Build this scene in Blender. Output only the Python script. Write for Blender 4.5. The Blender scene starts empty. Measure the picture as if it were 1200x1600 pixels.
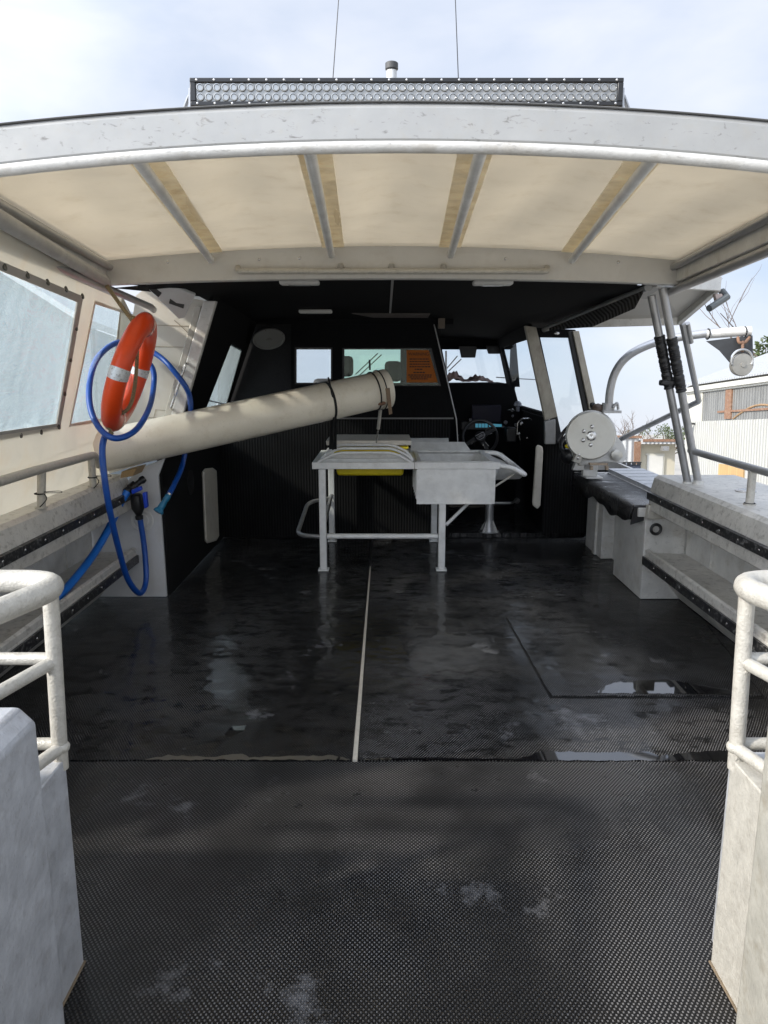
import bpy, bmesh, math, random
from mathutils import Vector, Matrix
from mathutils.geometry import tessellate_polygon
random.seed(7)
S = bpy.context.scene
COL = S.collection
rad = math.radians
V = Vector

# ------------------------------------------------------------------ camera, world, sun
TILT = Matrix.Rotation(rad(5.0), 4, 'X')          # the boat sits bow-up on its cradle
PITCH = 11.16                                     # camera pitch against the deck
F_PX = 1156.0
EYE = V((0, 0, 1.65))                             # boat frame
cam = bpy.data.objects.new('camera', bpy.data.cameras.new('camera')); COL.objects.link(cam)
cam.data.sensor_fit = 'VERTICAL'; cam.data.sensor_height = 36; cam.data.lens = 36*F_PX/1600
cam.data.clip_start = 0.05; cam.data.clip_end = 3000
cam.matrix_world = TILT @ Matrix.Translation(EYE) @ Matrix.Rotation(rad(90-PITCH), 4, 'X')
S.camera = cam
SUN_EL, SUN_AZ = 30.0, 242.0                      # azimuth clockwise from +Y (the bow)
sd = V((math.sin(rad(SUN_AZ))*math.cos(rad(SUN_EL)), math.cos(rad(SUN_AZ))*math.cos(rad(SUN_EL)), math.sin(rad(SUN_EL))))
sun = bpy.data.objects.new('sun', bpy.data.lights.new('sun', 'SUN')); COL.objects.link(sun)
sun.data.energy = 2.8; sun.data.angle = rad(2.5); sun.data.color = (1.0, 0.93, 0.82)
sun.rotation_euler = sd.to_track_quat('Z', 'Y').to_euler()
S.view_settings.view_transform = 'Standard'; S.view_settings.look = 'None'
S.view_settings.exposure = 0.80; S.view_settings.gamma = 1
w = bpy.data.worlds.new('World'); S.world = w; w.use_nodes = True
nt = w.node_tree; nt.nodes.clear()
wo = nt.nodes.new('ShaderNodeOutputWorld'); bg = nt.nodes.new('ShaderNodeBackground')
sky = nt.nodes.new('ShaderNodeTexSky'); sky.sky_type = 'NISHITA'; sky.sun_disc = False
sky.sun_elevation = rad(SUN_EL); sky.sun_rotation = rad(SUN_AZ); sky.air_density = 1.2; sky.dust_density = 0.4
tc = nt.nodes.new('ShaderNodeTexCoord'); mp = nt.nodes.new('ShaderNodeMapping'); mp.inputs['Scale'].default_value = (1, 1, 2.6)
no = nt.nodes.new('ShaderNodeTexNoise'); no.inputs['Scale'].default_value = 2.4; no.inputs['Detail'].default_value = 6; no.inputs['Roughness'].default_value = .5; no.inputs['Distortion'].default_value = .3
cr = nt.nodes.new('ShaderNodeValToRGB'); cr.color_ramp.elements[0].position = .30; cr.color_ramp.elements[0].color = (.80,)*3+(1,)
cr.color_ramp.elements[1].position = .62; cr.color_ramp.elements[1].color = (.97,)*3+(1,)
mx = nt.nodes.new('ShaderNodeMixRGB'); cc = nt.nodes.new('ShaderNodeValToRGB')
cc.color_ramp.elements[0].position = .34; cc.color_ramp.elements[0].color = (.345, .405, .52, 1); cc.color_ramp.elements[1].position = .60; cc.color_ramp.elements[1].color = (.50, .525, .585, 1)
cm = nt.nodes.new('ShaderNodeVectorMath'); cm.operation = 'SCALE'; cm.inputs['Scale'].default_value = 10; nt.links.new(no.outputs[0], cc.inputs[0]); nt.links.new(cc.outputs[0], cm.inputs[0]); nt.links.new(cm.outputs[0], mx.inputs[2])
nt.links.new(tc.outputs['Generated'], mp.inputs[0]); nt.links.new(mp.outputs[0], no.inputs['Vector'])
nt.links.new(no.outputs[0], cr.inputs[0]); nt.links.new(cr.outputs[0], mx.inputs[0])
nt.links.new(sky.outputs[0], mx.inputs[1])
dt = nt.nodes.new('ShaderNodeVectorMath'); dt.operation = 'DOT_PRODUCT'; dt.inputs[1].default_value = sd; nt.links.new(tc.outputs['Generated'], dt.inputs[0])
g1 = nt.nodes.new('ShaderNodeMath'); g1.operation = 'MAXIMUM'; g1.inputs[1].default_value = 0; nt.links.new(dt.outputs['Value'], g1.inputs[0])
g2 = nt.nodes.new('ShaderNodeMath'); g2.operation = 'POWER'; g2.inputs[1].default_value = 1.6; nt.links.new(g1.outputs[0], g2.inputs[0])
g3 = nt.nodes.new('ShaderNodeMath'); g3.operation = 'MULTIPLY_ADD'; g3.inputs[1].default_value = 2.9; g3.inputs[2].default_value = 1; nt.links.new(g2.outputs[0], g3.inputs[0])   # sky glow around the sun, added behind the camera to lift shaded areas
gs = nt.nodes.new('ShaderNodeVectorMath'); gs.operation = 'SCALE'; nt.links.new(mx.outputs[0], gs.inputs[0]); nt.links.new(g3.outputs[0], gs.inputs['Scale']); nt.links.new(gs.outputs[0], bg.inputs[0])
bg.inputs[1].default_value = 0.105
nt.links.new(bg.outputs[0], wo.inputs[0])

# ------------------------------------------------------------------ measuring helpers
def ray(u, v, pitch):
    p = rad(pitch)
    return V((0, math.cos(p), -math.sin(p))) + V((1, 0, 0))*((u-600)/F_PX) + V((0, math.sin(p), math.cos(p)))*((800-v)/F_PX)
def P(u, v, X=None, Y=None, Z=None):
    """boat-frame point of a sight line measured on the photo at a known distance, height or offset"""
    d = ray(u, v, PITCH)
    if Y is not None: t = Y/d.y
    elif Z is not None: t = (Z-EYE.z)/d.z
    else: t = X/d.x
    return EYE + d*t
EYEW = TILT @ EYE
def W(u, v, Y):
    d = ray(u, v, PITCH-5.0); return EYEW + d*(Y/d.y)

# ------------------------------------------------------------------ materials
def lin(c):
    return tuple((x/12.92 if x <= .04045 else ((x+.055)/1.055)**2.4) for x in c)
MATS = {}
def node(t, typ, **kw):
    n = t.nodes.new(typ)
    for k, v in kw.items():
        if k in n.inputs: n.inputs[k].default_value = v
        else: setattr(n, k, v)
    return n
def mat(name, base, rough=.5, metal=0.0, var=.12, scale=6, bump=.0, bscale=60, stain=None, stain_amt=.0, stain_scale=3, stretch=(1, 1, 1), spec=.5, coat=0, trans=0, scratch=0):
    if name in MATS: return MATS[name]
    m = bpy.data.materials.new(name); m.use_nodes = True; t = m.node_tree
    b = t.nodes['Principled BSDF']; L = t.links.new
    b.inputs['Metallic'].default_value = metal; b.inputs['Specular IOR Level'].default_value = spec
    b.inputs['Coat Weight'].default_value = coat
    tc = t.nodes.new('ShaderNodeTexCoord'); mp = node(t, 'ShaderNodeMapping'); mp.inputs['Scale'].default_value = stretch
    L(tc.outputs['Object'], mp.inputs[0])
    n1 = node(t, 'ShaderNodeTexNoise', Scale=scale, Detail=8, Roughness=.65); L(mp.outputs[0], n1.inputs['Vector'])
    r1 = t.nodes.new('ShaderNodeMapRange'); r1.inputs['From Min'].default_value = .3; r1.inputs['From Max'].default_value = .7
    r1.inputs['To Min'].default_value = 1-var; r1.inputs['To Max'].default_value = 1+var; L(n1.outputs[0], r1.inputs[0])
    mu = node(t, 'ShaderNodeVectorMath', operation='SCALE'); mu.inputs[0].default_value = base; L(r1.outputs[0], mu.inputs['Scale'])
    out = mu.outputs[0]
    if stain:
        n2 = node(t, 'ShaderNodeTexNoise', Scale=stain_scale, Detail=10, Roughness=.7); L(mp.outputs[0], n2.inputs['Vector'])
        r2 = t.nodes.new('ShaderNodeMapRange'); r2.inputs['From Min'].default_value = .52; r2.inputs['From Max'].default_value = .75
        r2.inputs['To Max'].default_value = stain_amt; L(n2.outputs[0], r2.inputs[0])
        mm = t.nodes.new('ShaderNodeMixRGB'); mm.inputs[2].default_value = (*stain, 1); L(r2.outputs[0], mm.inputs[0]); L(out, mm.inputs[1]); out = mm.outputs[0]
    if scratch:
        mp3 = node(t, 'ShaderNodeMapping'); mp3.inputs['Scale'].default_value = (30, 220, 70); mp3.inputs['Rotation'].default_value = (.5, .3, .2); L(tc.outputs['Object'], mp3.inputs[0])
        n3 = node(t, 'ShaderNodeTexNoise', Scale=1.0, Detail=5, Roughness=.6, Distortion=.6); L(mp3.outputs[0], n3.inputs['Vector'])
        r3 = t.nodes.new('ShaderNodeMapRange'); r3.inputs['From Min'].default_value = .60; r3.inputs['From Max'].default_value = .72; r3.inputs['To Max'].default_value = scratch; L(n3.outputs[0], r3.inputs[0])
        mm = t.nodes.new('ShaderNodeMixRGB'); mm.inputs[2].default_value = (.12, .11, .10, 1); L(r3.outputs[0], mm.inputs[0]); L(out, mm.inputs[1]); out = mm.outputs[0]
    L(out, b.inputs['Base Color'])
    r4 = t.nodes.new('ShaderNodeMapRange'); r4.inputs['From Min'].default_value = .3; r4.inputs['From Max'].default_value = .7
    r4.inputs['To Min'].default_value = max(.02, rough*.8); r4.inputs['To Max'].default_value = min(1, rough*1.2); L(n1.outputs[0], r4.inputs[0]); L(r4.outputs[0], b.inputs['Roughness'])
    if bump:
        nb = node(t, 'ShaderNodeTexNoise', Scale=bscale, Detail=4); L(mp.outputs[0], nb.inputs['Vector'])
        bp = node(t, 'ShaderNodeBump', Strength=bump, Distance=.01); L(nb.outputs[0], bp.inputs['Height']); L(bp.outputs[0], b.inputs['Normal'])
    if trans:
        tr = t.nodes.new('ShaderNodeBsdfTranslucent'); L(out, tr.inputs[0])
        ms = t.nodes.new('ShaderNodeMixShader'); ms.inputs[0].default_value = trans
        L(b.outputs[0], ms.inputs[1]); L(tr.outputs[0], ms.inputs[2]); L(ms.outputs[0], t.nodes['Material Output'].inputs[0])
    MATS[name] = m; return m

def clear_mat(name, tint, gloss=.08, haze=0.0, rough=.03):
    m = bpy.data.materials.new(name); m.use_nodes = True; t = m.node_tree; t.nodes.clear(); L = t.links.new
    o = t.nodes.new('ShaderNodeOutputMaterial'); tr = t.nodes.new('ShaderNodeBsdfTransparent'); tr.inputs[0].default_value = (*tint, 1)
    gl = node(t, 'ShaderNodeBsdfGlossy', Roughness=rough); mi = t.nodes.new('ShaderNodeMixShader'); mi.inputs[0].default_value = gloss
    L(tr.outputs[0], mi.inputs[1]); L(gl.outputs[0], mi.inputs[2]); out = mi.outputs[0]
    if haze:
        tcw = t.nodes.new('ShaderNodeTexCoord'); mw = node(t, 'ShaderNodeMapping'); mw.inputs['Scale'].default_value = (1, 1.2, 4); L(tcw.outputs['Object'], mw.inputs[0])
        wn = node(t, 'ShaderNodeTexNoise', Scale=2.2, Detail=4, Distortion=1.5); L(mw.outputs[0], wn.inputs['Vector'])
        wb = node(t, 'ShaderNodeBump', Strength=.8, Distance=.08); L(wn.outputs[0], wb.inputs['Height']); L(wb.outputs[0], gl.inputs['Normal'])
    if haze:
        tl = t.nodes.new('ShaderNodeBsdfTranslucent'); tl.inputs[0].default_value = (.55, .62, .62, 1)
        tc = t.nodes.new('ShaderNodeTexCoord'); mp = node(t, 'ShaderNodeMapping'); mp.inputs['Scale'].default_value = (1, 3, .6); L(tc.outputs['Object'], mp.inputs[0])
        n = node(t, 'ShaderNodeTexNoise', Scale=4, Detail=8, Roughness=.7, Distortion=.6); L(mp.outputs[0], n.inputs['Vector'])
        r = t.nodes.new('ShaderNodeMapRange'); r.inputs['From Min'].default_value = .3; r.inputs['From Max'].default_value = .7; r.inputs['To Min'].default_value = haze*.6; r.inputs['To Max'].default_value = haze*1.3; L(n.outputs[0], r.inputs[0])
        m2 = t.nodes.new('ShaderNodeMixShader'); L(r.outputs[0], m2.inputs[0]); L(out, m2.inputs[1]); L(tl.outputs[0], m2.inputs[2]); out = m2.outputs[0]
    L(out, o.inputs[0]); MATS[name] = m; return m

def bump_mat(name, pitch, wet, tilt=0.0, base=.012, top=.05, depth=.9, r0=.22, r1=.5):
    """studded rubber: staggered rows of small domes, worn grey on top, gaps between painted darker as shade; wet = share of the sheet under a water film"""
    m = bpy.data.materials.new(name); m.use_nodes = True; t = m.node_tree; b = t.nodes['Principled BSDF']; L = t.links.new
    tc = t.nodes.new('ShaderNodeTexCoord'); mp = node(t, 'ShaderNodeMapping'); k = math.pi/pitch
    mp.inputs['Rotation'].default_value = (0, 0, tilt); L(tc.outputs['Object'], mp.inputs[0])
    wn = node(t, 'ShaderNodeTexNoise', Scale=3.5, Detail=2); L(tc.outputs['Object'], wn.inputs['Vector'])
    wv = node(t, 'ShaderNodeVectorMath', operation='SCALE'); L(wn.outputs['Color'], wv.inputs[0]); wv.inputs['Scale'].default_value = .012
    ad = node(t, 'ShaderNodeVectorMath', operation='ADD'); L(mp.outputs[0], ad.inputs[0]); L(wv.outputs[0], ad.inputs[1])
    sx = t.nodes.new('ShaderNodeSeparateXYZ'); L(ad.outputs[0], sx.inputs[0])
    def cosk(sock, kk):
        a = node(t, 'ShaderNodeMath', operation='MULTIPLY'); L(sock, a.inputs[0]); a.inputs[1].default_value = kk
        c = node(t, 'ShaderNodeMath', operation='COSINE'); L(a.outputs[0], c.inputs[0]); return c.outputs[0]
    pr = node(t, 'ShaderNodeMath', operation='MULTIPLY'); L(cosk(sx.outputs[0], k), pr.inputs[0]); L(cosk(sx.outputs[1], k*.8), pr.inputs[1])
    hb = t.nodes.new('ShaderNodeMapRange'); hb.interpolation_type = 'SMOOTHSTEP'; hb.inputs['From Min'].default_value = .05; hb.inputs['From Max'].default_value = .62; L(pr.outputs[0], hb.inputs[0])  # stud mask: worn tops, and dark gap colour standing in for occlusion
    sp_ = t.nodes.new('ShaderNodeMapRange'); sp_.inputs['To Min'].default_value = .22; sp_.inputs['To Max'].default_value = .7; L(hb.outputs[0], sp_.inputs[0])
    # water film
    nw = node(t, 'ShaderNodeTexNoise', Scale=7.0, Detail=12, Roughness=.70, Distortion=.1); mpw = node(t, 'ShaderNodeMapping'); mpw.inputs['Scale'].default_value = (1, 1.7, 1); L(tc.outputs['Object'], mpw.inputs[0]); L(mpw.outputs[0], nw.inputs['Vector'])
    rw = t.nodes.new('ShaderNodeMapRange'); c = .70-.34*wet
    rw.inputs['From Min'].default_value = c-.07; rw.inputs['From Max'].default_value = c+.07; L(nw.outputs[0], rw.inputs[0])
    sw2 = t.nodes.new('ShaderNodeMixRGB'); sw2.inputs[2].default_value = (.5, .5, .5, 1); L(rw.outputs[0], sw2.inputs[0]); L(sp_.outputs[0], sw2.inputs[1]); L(sw2.outputs[0], b.inputs['Specular IOR Level'])
    # dust and dried salt
    nd = node(t, 'ShaderNodeTexNoise', Scale=1.5, Detail=11, Roughness=.68, Distortion=.3); mp2 = node(t, 'ShaderNodeMapping'); mp2.inputs['Location'].default_value = (7, 3, 1); L(tc.outputs['Object'], mp2.inputs[0]); L(mp2.outputs[0], nd.inputs['Vector'])
    rd = t.nodes.new('ShaderNodeMapRange'); rd.inputs['From Min'].default_value = .36; rd.inputs['From Max'].default_value = .70; rd.inputs['To Min'].default_value = .12; rd.inputs['To Max'].default_value = 1.7; L(nd.outputs[0], rd.inputs[0])
    tp = node(t, 'ShaderNodeMath', operation='MULTIPLY'); L(hb.outputs[0], tp.inputs[0]); L(rd.outputs[0], tp.inputs[1])
    nf = node(t, 'ShaderNodeTexNoise', Scale=90, Detail=3); L(tc.outputs['Object'], nf.inputs['Vector'])
    rf = t.nodes.new('ShaderNodeMapRange'); rf.inputs['From Min'].default_value = .3; rf.inputs['From Max'].default_value = .7; rf.inputs['To Min'].default_value = .5; rf.inputs['To Max'].default_value = 1.3; L(nf.outputs[0], rf.inputs[0])
    tp2 = node(t, 'ShaderNodeMath', operation='MULTIPLY'); L(tp.outputs[0], tp2.inputs[0]); L(rf.outputs[0], tp2.inputs[1])
    inv = node(t, 'ShaderNodeMath', operation='SUBTRACT'); inv.inputs[0].default_value = 1; L(rw.outputs[0], inv.inputs[1])
    tp3 = node(t, 'ShaderNodeMath', operation='MULTIPLY'); L(tp2.outputs[0], tp3.inputs[0]); L(inv.outputs[0], tp3.inputs[1])
    # broad worn lanes and whitish dried salt
    nb_ = node(t, 'ShaderNodeTexNoise', Scale=.9, Detail=4, Roughness=.55); mpb = node(t, 'ShaderNodeMapping'); mpb.inputs['Location'].default_value = (1, 5, 2); mpb.inputs['Scale'].default_value = (1.5, .8, 1); L(tc.outputs['Object'], mpb.inputs[0]); L(mpb.outputs[0], nb_.inputs['Vector'])
    rb_ = t.nodes.new('ShaderNodeMapRange'); rb_.inputs['From Min'].default_value = .36; rb_.inputs['From Max'].default_value = .64; rb_.inputs['To Min'].default_value = .25; rb_.inputs['To Max'].default_value = 1.6; L(nb_.outputs[0], rb_.inputs[0])
    t4 = node(t, 'ShaderNodeMath', operation='MULTIPLY'); L(tp3.outputs[0], t4.inputs[0]); L(rb_.outputs[0], t4.inputs[1]); tp3 = t4
    ns = node(t, 'ShaderNodeTexNoise', Scale=2.0, Detail=12, Roughness=.7); mps = node(t, 'ShaderNodeMapping'); mps.inputs['Location'].default_value = (11.3, 4.1, 8); L(tc.outputs['Object'], mps.inputs[0]); L(mps.outputs[0], ns.inputs['Vector'])
    rs = t.nodes.new('ShaderNodeMapRange'); rs.inputs['From Min'].default_value = .60; rs.inputs['From Max'].default_value = .80; rs.inputs['To Max'].default_value = 1; L(ns.outputs[0], rs.inputs[0])
    mc = t.nodes.new('ShaderNodeMixRGB'); mc.inputs[1].default_value = (base, base, base*1.02, 1); mc.inputs[2].default_value = (top, top*.97, top*.96, 1); L(tp3.outputs[0], mc.inputs[0])
    ml = t.nodes.new('ShaderNodeMixRGB'); ml.inputs[2].default_value = (.26, .26, .27, 1); L(rs.outputs[0], ml.inputs[0]); L(mc.outputs[0], ml.inputs[1]); L(ml.outputs[0], b.inputs['Base Color'])
    rr = t.nodes.new('ShaderNodeMapRange'); rr.inputs['To Min'].default_value = 1; rr.inputs['To Max'].default_value = .3; L(rw.outputs[0], rr.inputs[0])
    nr = node(t, 'ShaderNodeTexNoise', Scale=1.1, Detail=3); mpr = node(t, 'ShaderNodeMapping'); mpr.inputs['Location'].default_value = (2.2, 9, 4); L(tc.outputs['Object'], mpr.inputs[0]); L(mpr.outputs[0], nr.inputs['Vector'])
    rq = t.nodes.new('ShaderNodeMapRange'); rq.inputs['From Min'].default_value = .38; rq.inputs['From Max'].default_value = .62; rq.inputs['To Min'].default_value = r0; rq.inputs['To Max'].default_value = r1; L(nr.outputs[0], rq.inputs[0])
    rm = node(t, 'ShaderNodeMath', operation='MULTIPLY'); L(rr.outputs[0], rm.inputs[0]); L(rq.outputs[0], rm.inputs[1])
    ra = node(t, 'ShaderNodeMath', operation='MAXIMUM'); L(rm.outputs[0], ra.inputs[0]); ra.inputs[1].default_value = .07; L(ra.outputs[0], b.inputs['Roughness'])
    hs = node(t, 'ShaderNodeMath', operation='MULTIPLY'); L(hb.outputs[0], hs.inputs[0])
    ri = t.nodes.new('ShaderNodeMapRange'); ri.inputs['To Min'].default_value = 1; ri.inputs['To Max'].default_value = .35; L(rw.outputs[0], ri.inputs[0]); L(ri.outputs[0], hs.inputs[1])
    nu = node(t, 'ShaderNodeTexNoise', Scale=2.2, Detail=3); L(tc.outputs['Object'], nu.inputs['Vector'])
    b1 = node(t, 'ShaderNodeBump', Strength=.30, Distance=.06); L(nu.outputs[0], b1.inputs['Height'])
    b2 = node(t, 'ShaderNodeBump', Strength=depth, Distance=pitch*.5); L(hs.outputs[0], b2.inputs['Height']); L(b1.outputs[0], b2.inputs['Normal']); L(b2.outputs[0], b.inputs['Normal'])
    MATS[name] = m; return m

def rib_mat(name, pitch, axis=0, base=.008, hi=.03):
    """ribbed marine carpet, vertical cords"""
    m = bpy.data.materials.new(name); m.use_nodes = True; t = m.node_tree; b = t.nodes['Principled BSDF']; L = t.links.new
    tc = t.nodes.new('ShaderNodeTexCoord'); sx = t.nodes.new('ShaderNodeSeparateXYZ'); L(tc.outputs['Object'], sx.inputs[0])
    a = node(t, 'ShaderNodeMath', operation='MULTIPLY'); L(sx.outputs[axis], a.inputs[0]); a.inputs[1].default_value = 2*math.pi/pitch
    c = node(t, 'ShaderNodeMath', operation='COSINE'); L(a.outputs[0], c.inputs[0])
    n = node(t, 'ShaderNodeTexNoise', Scale=240, Detail=3); L(tc.outputs['Object'], n.inputs['Vector'])
    n2 = node(t, 'ShaderNodeTexNoise', Scale=3, Detail=6); L(tc.outputs['Object'], n2.inputs['Vector'])
    ad = node(t, 'ShaderNodeMath', operation='MULTIPLY_ADD'); L(n.outputs[0], ad.inputs[0]); ad.inputs[1].default_value = 1.6; L(c.outputs[0], ad.inputs[2])
    r = t.nodes.new('ShaderNodeMapRange'); r.inputs['From Min'].default_value = .1; r.inputs['From Max'].default_value = 2.0; L(ad.outputs[0], r.inputs[0])
    mu = node(t, 'ShaderNodeMath', operation='MULTIPLY'); L(r.outputs[0], mu.inputs[0]); L(n2.outputs[0], mu.inputs[1])
    mc = t.nodes.new('ShaderNodeMixRGB'); mc.inputs[1].default_value = (base, base, base, 1); mc.inputs[2].default_value = (hi*1.6, hi*1.6, hi*1.65, 1); L(mu.outputs[0], mc.inputs[0]); L(mc.outputs[0], b.inputs['Base Color'])
    b.inputs['Roughness'].default_value = .92; b.inputs['Specular IOR Level'].default_value = .15
    bp = node(t, 'ShaderNodeBump', Strength=.6, Distance=.004); L(ad.outputs[0], bp.inputs['Height']); L(bp.outputs[0], b.inputs['Normal'])
    MATS[name] = m; return m

def corr_mat(name, axis, pitch, base, dirt=(.25, .2, .15), rough=.55, metal=.0, dirt_amt=.35):
    """corrugated sheet"""
    m = bpy.data.materials.new(name); m.use_nodes = True; t = m.node_tree; b = t.nodes['Principled BSDF']; L = t.links.new
    tc = t.nodes.new('ShaderNodeTexCoord'); sx = t.nodes.new('ShaderNodeSeparateXYZ'); L(tc.outputs['Object'], sx.inputs[0])
    a = node(t, 'ShaderNodeMath', operation='MULTIPLY'); L(sx.outputs[axis], a.inputs[0]); a.inputs[1].default_value = 2*math.pi/pitch
    c = node(t, 'ShaderNodeMath', operation='COSINE'); L(a.outputs[0], c.inputs[0])
    mp = node(t, 'ShaderNodeMapping'); mp.inputs['Scale'].default_value = (1.5, 1.5, .35); L(tc.outputs['Object'], mp.inputs[0])
    n = node(t, 'ShaderNodeTexNoise', Scale=2.5, Detail=8, Roughness=.7); L(mp.outputs[0], n.inputs['Vector'])
    r = t.nodes.new('ShaderNodeMapRange'); r.inputs['From Min'].default_value = .48; r.inputs['From Max'].default_value = .75; r.inputs['To Max'].default_value = dirt_amt; L(n.outputs[0], r.inputs[0])
    mc = t.nodes.new('ShaderNodeMixRGB'); mc.inputs[1].default_value = (*base, 1); mc.inputs[2].default_value = (*dirt, 1); L(r.outputs[0], mc.inputs[0]); L(mc.outputs[0], b.inputs['Base Color'])
    b.inputs['Roughness'].default_value = rough; b.inputs['Metallic'].default_value = metal
    bp = node(t, 'ShaderNodeBump', Strength=1.0, Distance=pitch*.09); L(c.outputs[0], bp.inputs['Height']); L(bp.outputs[0], b.inputs['Normal'])
    MATS[name] = m; return m

ALU = mat('weathered aluminium', (.62, .61, .58), rough=.46, metal=.18, var=.14, scale=7, bump=.14, bscale=90, stain=(.34, .29, .21), stain_amt=.6, stain_scale=6, scratch=.45)
ALU_C = mat('cream painted aluminium', (.46, .44, .39), rough=.42, metal=.12, var=.12, scale=30, bump=.3, bscale=160, stain=(.26, .23, .19), stain_amt=.6, stain_scale=45, scratch=.3)
ALU_D = mat('brushed aluminium tube', (.41, .41, .41), rough=.38, metal=.65, var=.12, scale=14, bump=.08, bscale=120, stain=(.26, .22, .18), stain_amt=.3, stain_scale=12)
ALU_W = mat('grey white sheet aluminium', (.48, .495, .52), rough=.42, metal=.3, var=.16, scale=14, bump=.18, bscale=70, stain=(.27, .26, .25), stain_amt=.5, stain_scale=22, scratch=.4)
ALU_T = mat('bait table aluminium', (.79, .79, .77), rough=.42, metal=.12, var=.12, scale=8, bump=.07, bscale=80, stain=(.36, .33, .27), stain_amt=.35, stain_scale=7)
WHITE = mat('white painted panel', (.66, .67, .68), rough=.4, var=.05, scale=5, stain=(.42, .38, .32), stain_amt=.3, stain_scale=3)
CANVAS = mat('cream canopy canvas', (.72, .665, .565), rough=.75, var=.05, scale=2, bump=.45, bscale=3.5, stain=(.50, .42, .30), stain_amt=.25, stain_scale=9, trans=.55, spec=.2)
CURT = mat('cream side canvas', (.76, .735, .67), rough=.6, var=.06, scale=4, bump=.35, bscale=7, stain=(.50, .36, .20), stain_amt=.25, stain_scale=4, trans=.42, spec=.3)
CURT_B = mat('grey window border canvas', (.50, .48, .46), rough=.6, var=.08, scale=8, trans=.3, spec=.3, bump=.1, bscale=30)
POCKET = mat('ochre canvas pocket', (.97, .92, .80), rough=.75, var=.12, scale=12, trans=.62, stain=(.70, .58, .38), stain_amt=.6, stain_scale=9)
ALU_G = mat('grimy worn aluminium', (.62, .60, .555), rough=.44, metal=.2, var=.16, scale=5, bump=.15, bscale=90, stain=(.13, .11, .08), stain_amt=.8, stain_scale=24, scratch=.6)
RUBBER = mat('black rubber strip', (.016, .016, .017), rough=.34, var=.4, scale=20, bump=.1, stain=(.36, .36, .35), stain_amt=.9, stain_scale=38)
RUB2 = mat('plain black rubber', (.012, .012, .013), rough=.5, var=.3, scale=20)
BLACKP = mat('black plastic', (.015, .015, .016), rough=.4, var=.2, scale=20)
LINER = mat('black carpet liner', (.009, .009, .010), rough=.95, var=.5, scale=120, bump=.5, bscale=200, spec=.1)
LINER_G = mat('charcoal carpet liner', (.022, .022, .023), rough=.95, var=.6, scale=110, bump=.6, bscale=200, spec=.15)
RIBC = rib_mat('ribbed black carpet', .027, 0, hi=.020, base=.005); RIBY = rib_mat('ribbed black carpet side', .027, 1, hi=.02, base=.006)
PVC = mat('cream plastic pipe', (.77, .72, .60), rough=.36, var=.06, scale=4, stain=(.50, .42, .28), stain_amt=.45, stain_scale=9, scratch=.25, bump=.03, bscale=30)
BLUE = mat('blue hose rubber', (.008, .075, .36), rough=.33, var=.15, scale=15)
BLUE2 = mat('blue valve plastic', (.01, .06, .55), rough=.35, var=.1)
TEAL = mat('teal nozzle plastic', (.01, .16, .30), rough=.4, var=.15)
ORANGE = mat('orange life ring plastic', (.80, .075, .012), rough=.36, var=.10, scale=5, stain=(.5, .10, .05), stain_amt=.4, stain_scale=6, trans=.10)
REFL = mat('silver reflective tape', (.62, .64, .66), rough=.3, metal=.3, var=.2, scale=60, bump=.3, bscale=200)
ROPE = mat('tan twisted rope', (.26, .21, .12), rough=.85, var=.4, scale=90, bump=.3, bscale=300)
YELLOW = mat('yellow bin plastic', (.85, .68, .02), rough=.4, var=.1, scale=6)
BOARD = mat('off white board', (.64, .60, .52), rough=.5, var=.08, scale=9, stain=(.35, .3, .22), stain_amt=.4, stain_scale=12)
STEEL = mat('polished steel', (.55, .54, .52), rough=.25, metal=.85, var=.08, scale=20)
HUBM = mat('spun alloy disc', (.52, .505, .455), rough=.36, metal=.5, var=.08, scale=5, stain=(.36, .32, .24), stain_amt=.4, stain_scale=6)
RUST = mat('rusty steel', (.21, .115, .07), rough=.8, var=.35, scale=14, stain=(.5, .42, .35), stain_amt=.5, stain_scale=9)
STRAP = mat('black webbing', (.012, .012, .012), rough=.8, var=.3, scale=60)
LENS = mat('lamp reflector', (.34, .34, .33), rough=.16, metal=.8, var=.1, scale=40)
LENS_P = mat('lamp lens panel', (.30, .30, .29), rough=.2, metal=.35, var=.12, scale=30)
LEDC = mat('led chip', (.75, .62, .12), rough=.3, var=.1)
BARBLK = mat('black powder coat', (.014, .014, .015), rough=.35, var=.2, scale=30)
GLASS = clear_mat('window glass', (.93, .95, .96), .06)
GREEN_G = clear_mat('tinted partition glass', (.76, .88, .78), .035)
VINYL = clear_mat('cloudy clear vinyl', (.86, .89, .90), .13, haze=.13, rough=.12)
MAT_A = bump_mat('studded rubber matting', .0070, .12, tilt=.0, top=.14, base=.009, depth=.9, r0=.17, r1=.40)
MAT_B = bump_mat('wet studded rubber matting', .0066, .48, tilt=.12, top=.11, base=.005, depth=.42, r0=.10, r1=.26)
MAT_C = bump_mat('damp studded rubber matting', .0066, .42, tilt=-.1, top=.19, base=.006, depth=.65, r0=.12, r1=.30)
MAT_D = bump_mat('bench rubber matting', .008, .3, tilt=.3, top=.10)
WATER = mat('standing water', (.006, .006, .007), rough=.03, var=.0, spec=.6); WATER.node_tree.nodes['Principled BSDF'].inputs['IOR'].default_value = 2.2

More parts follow.
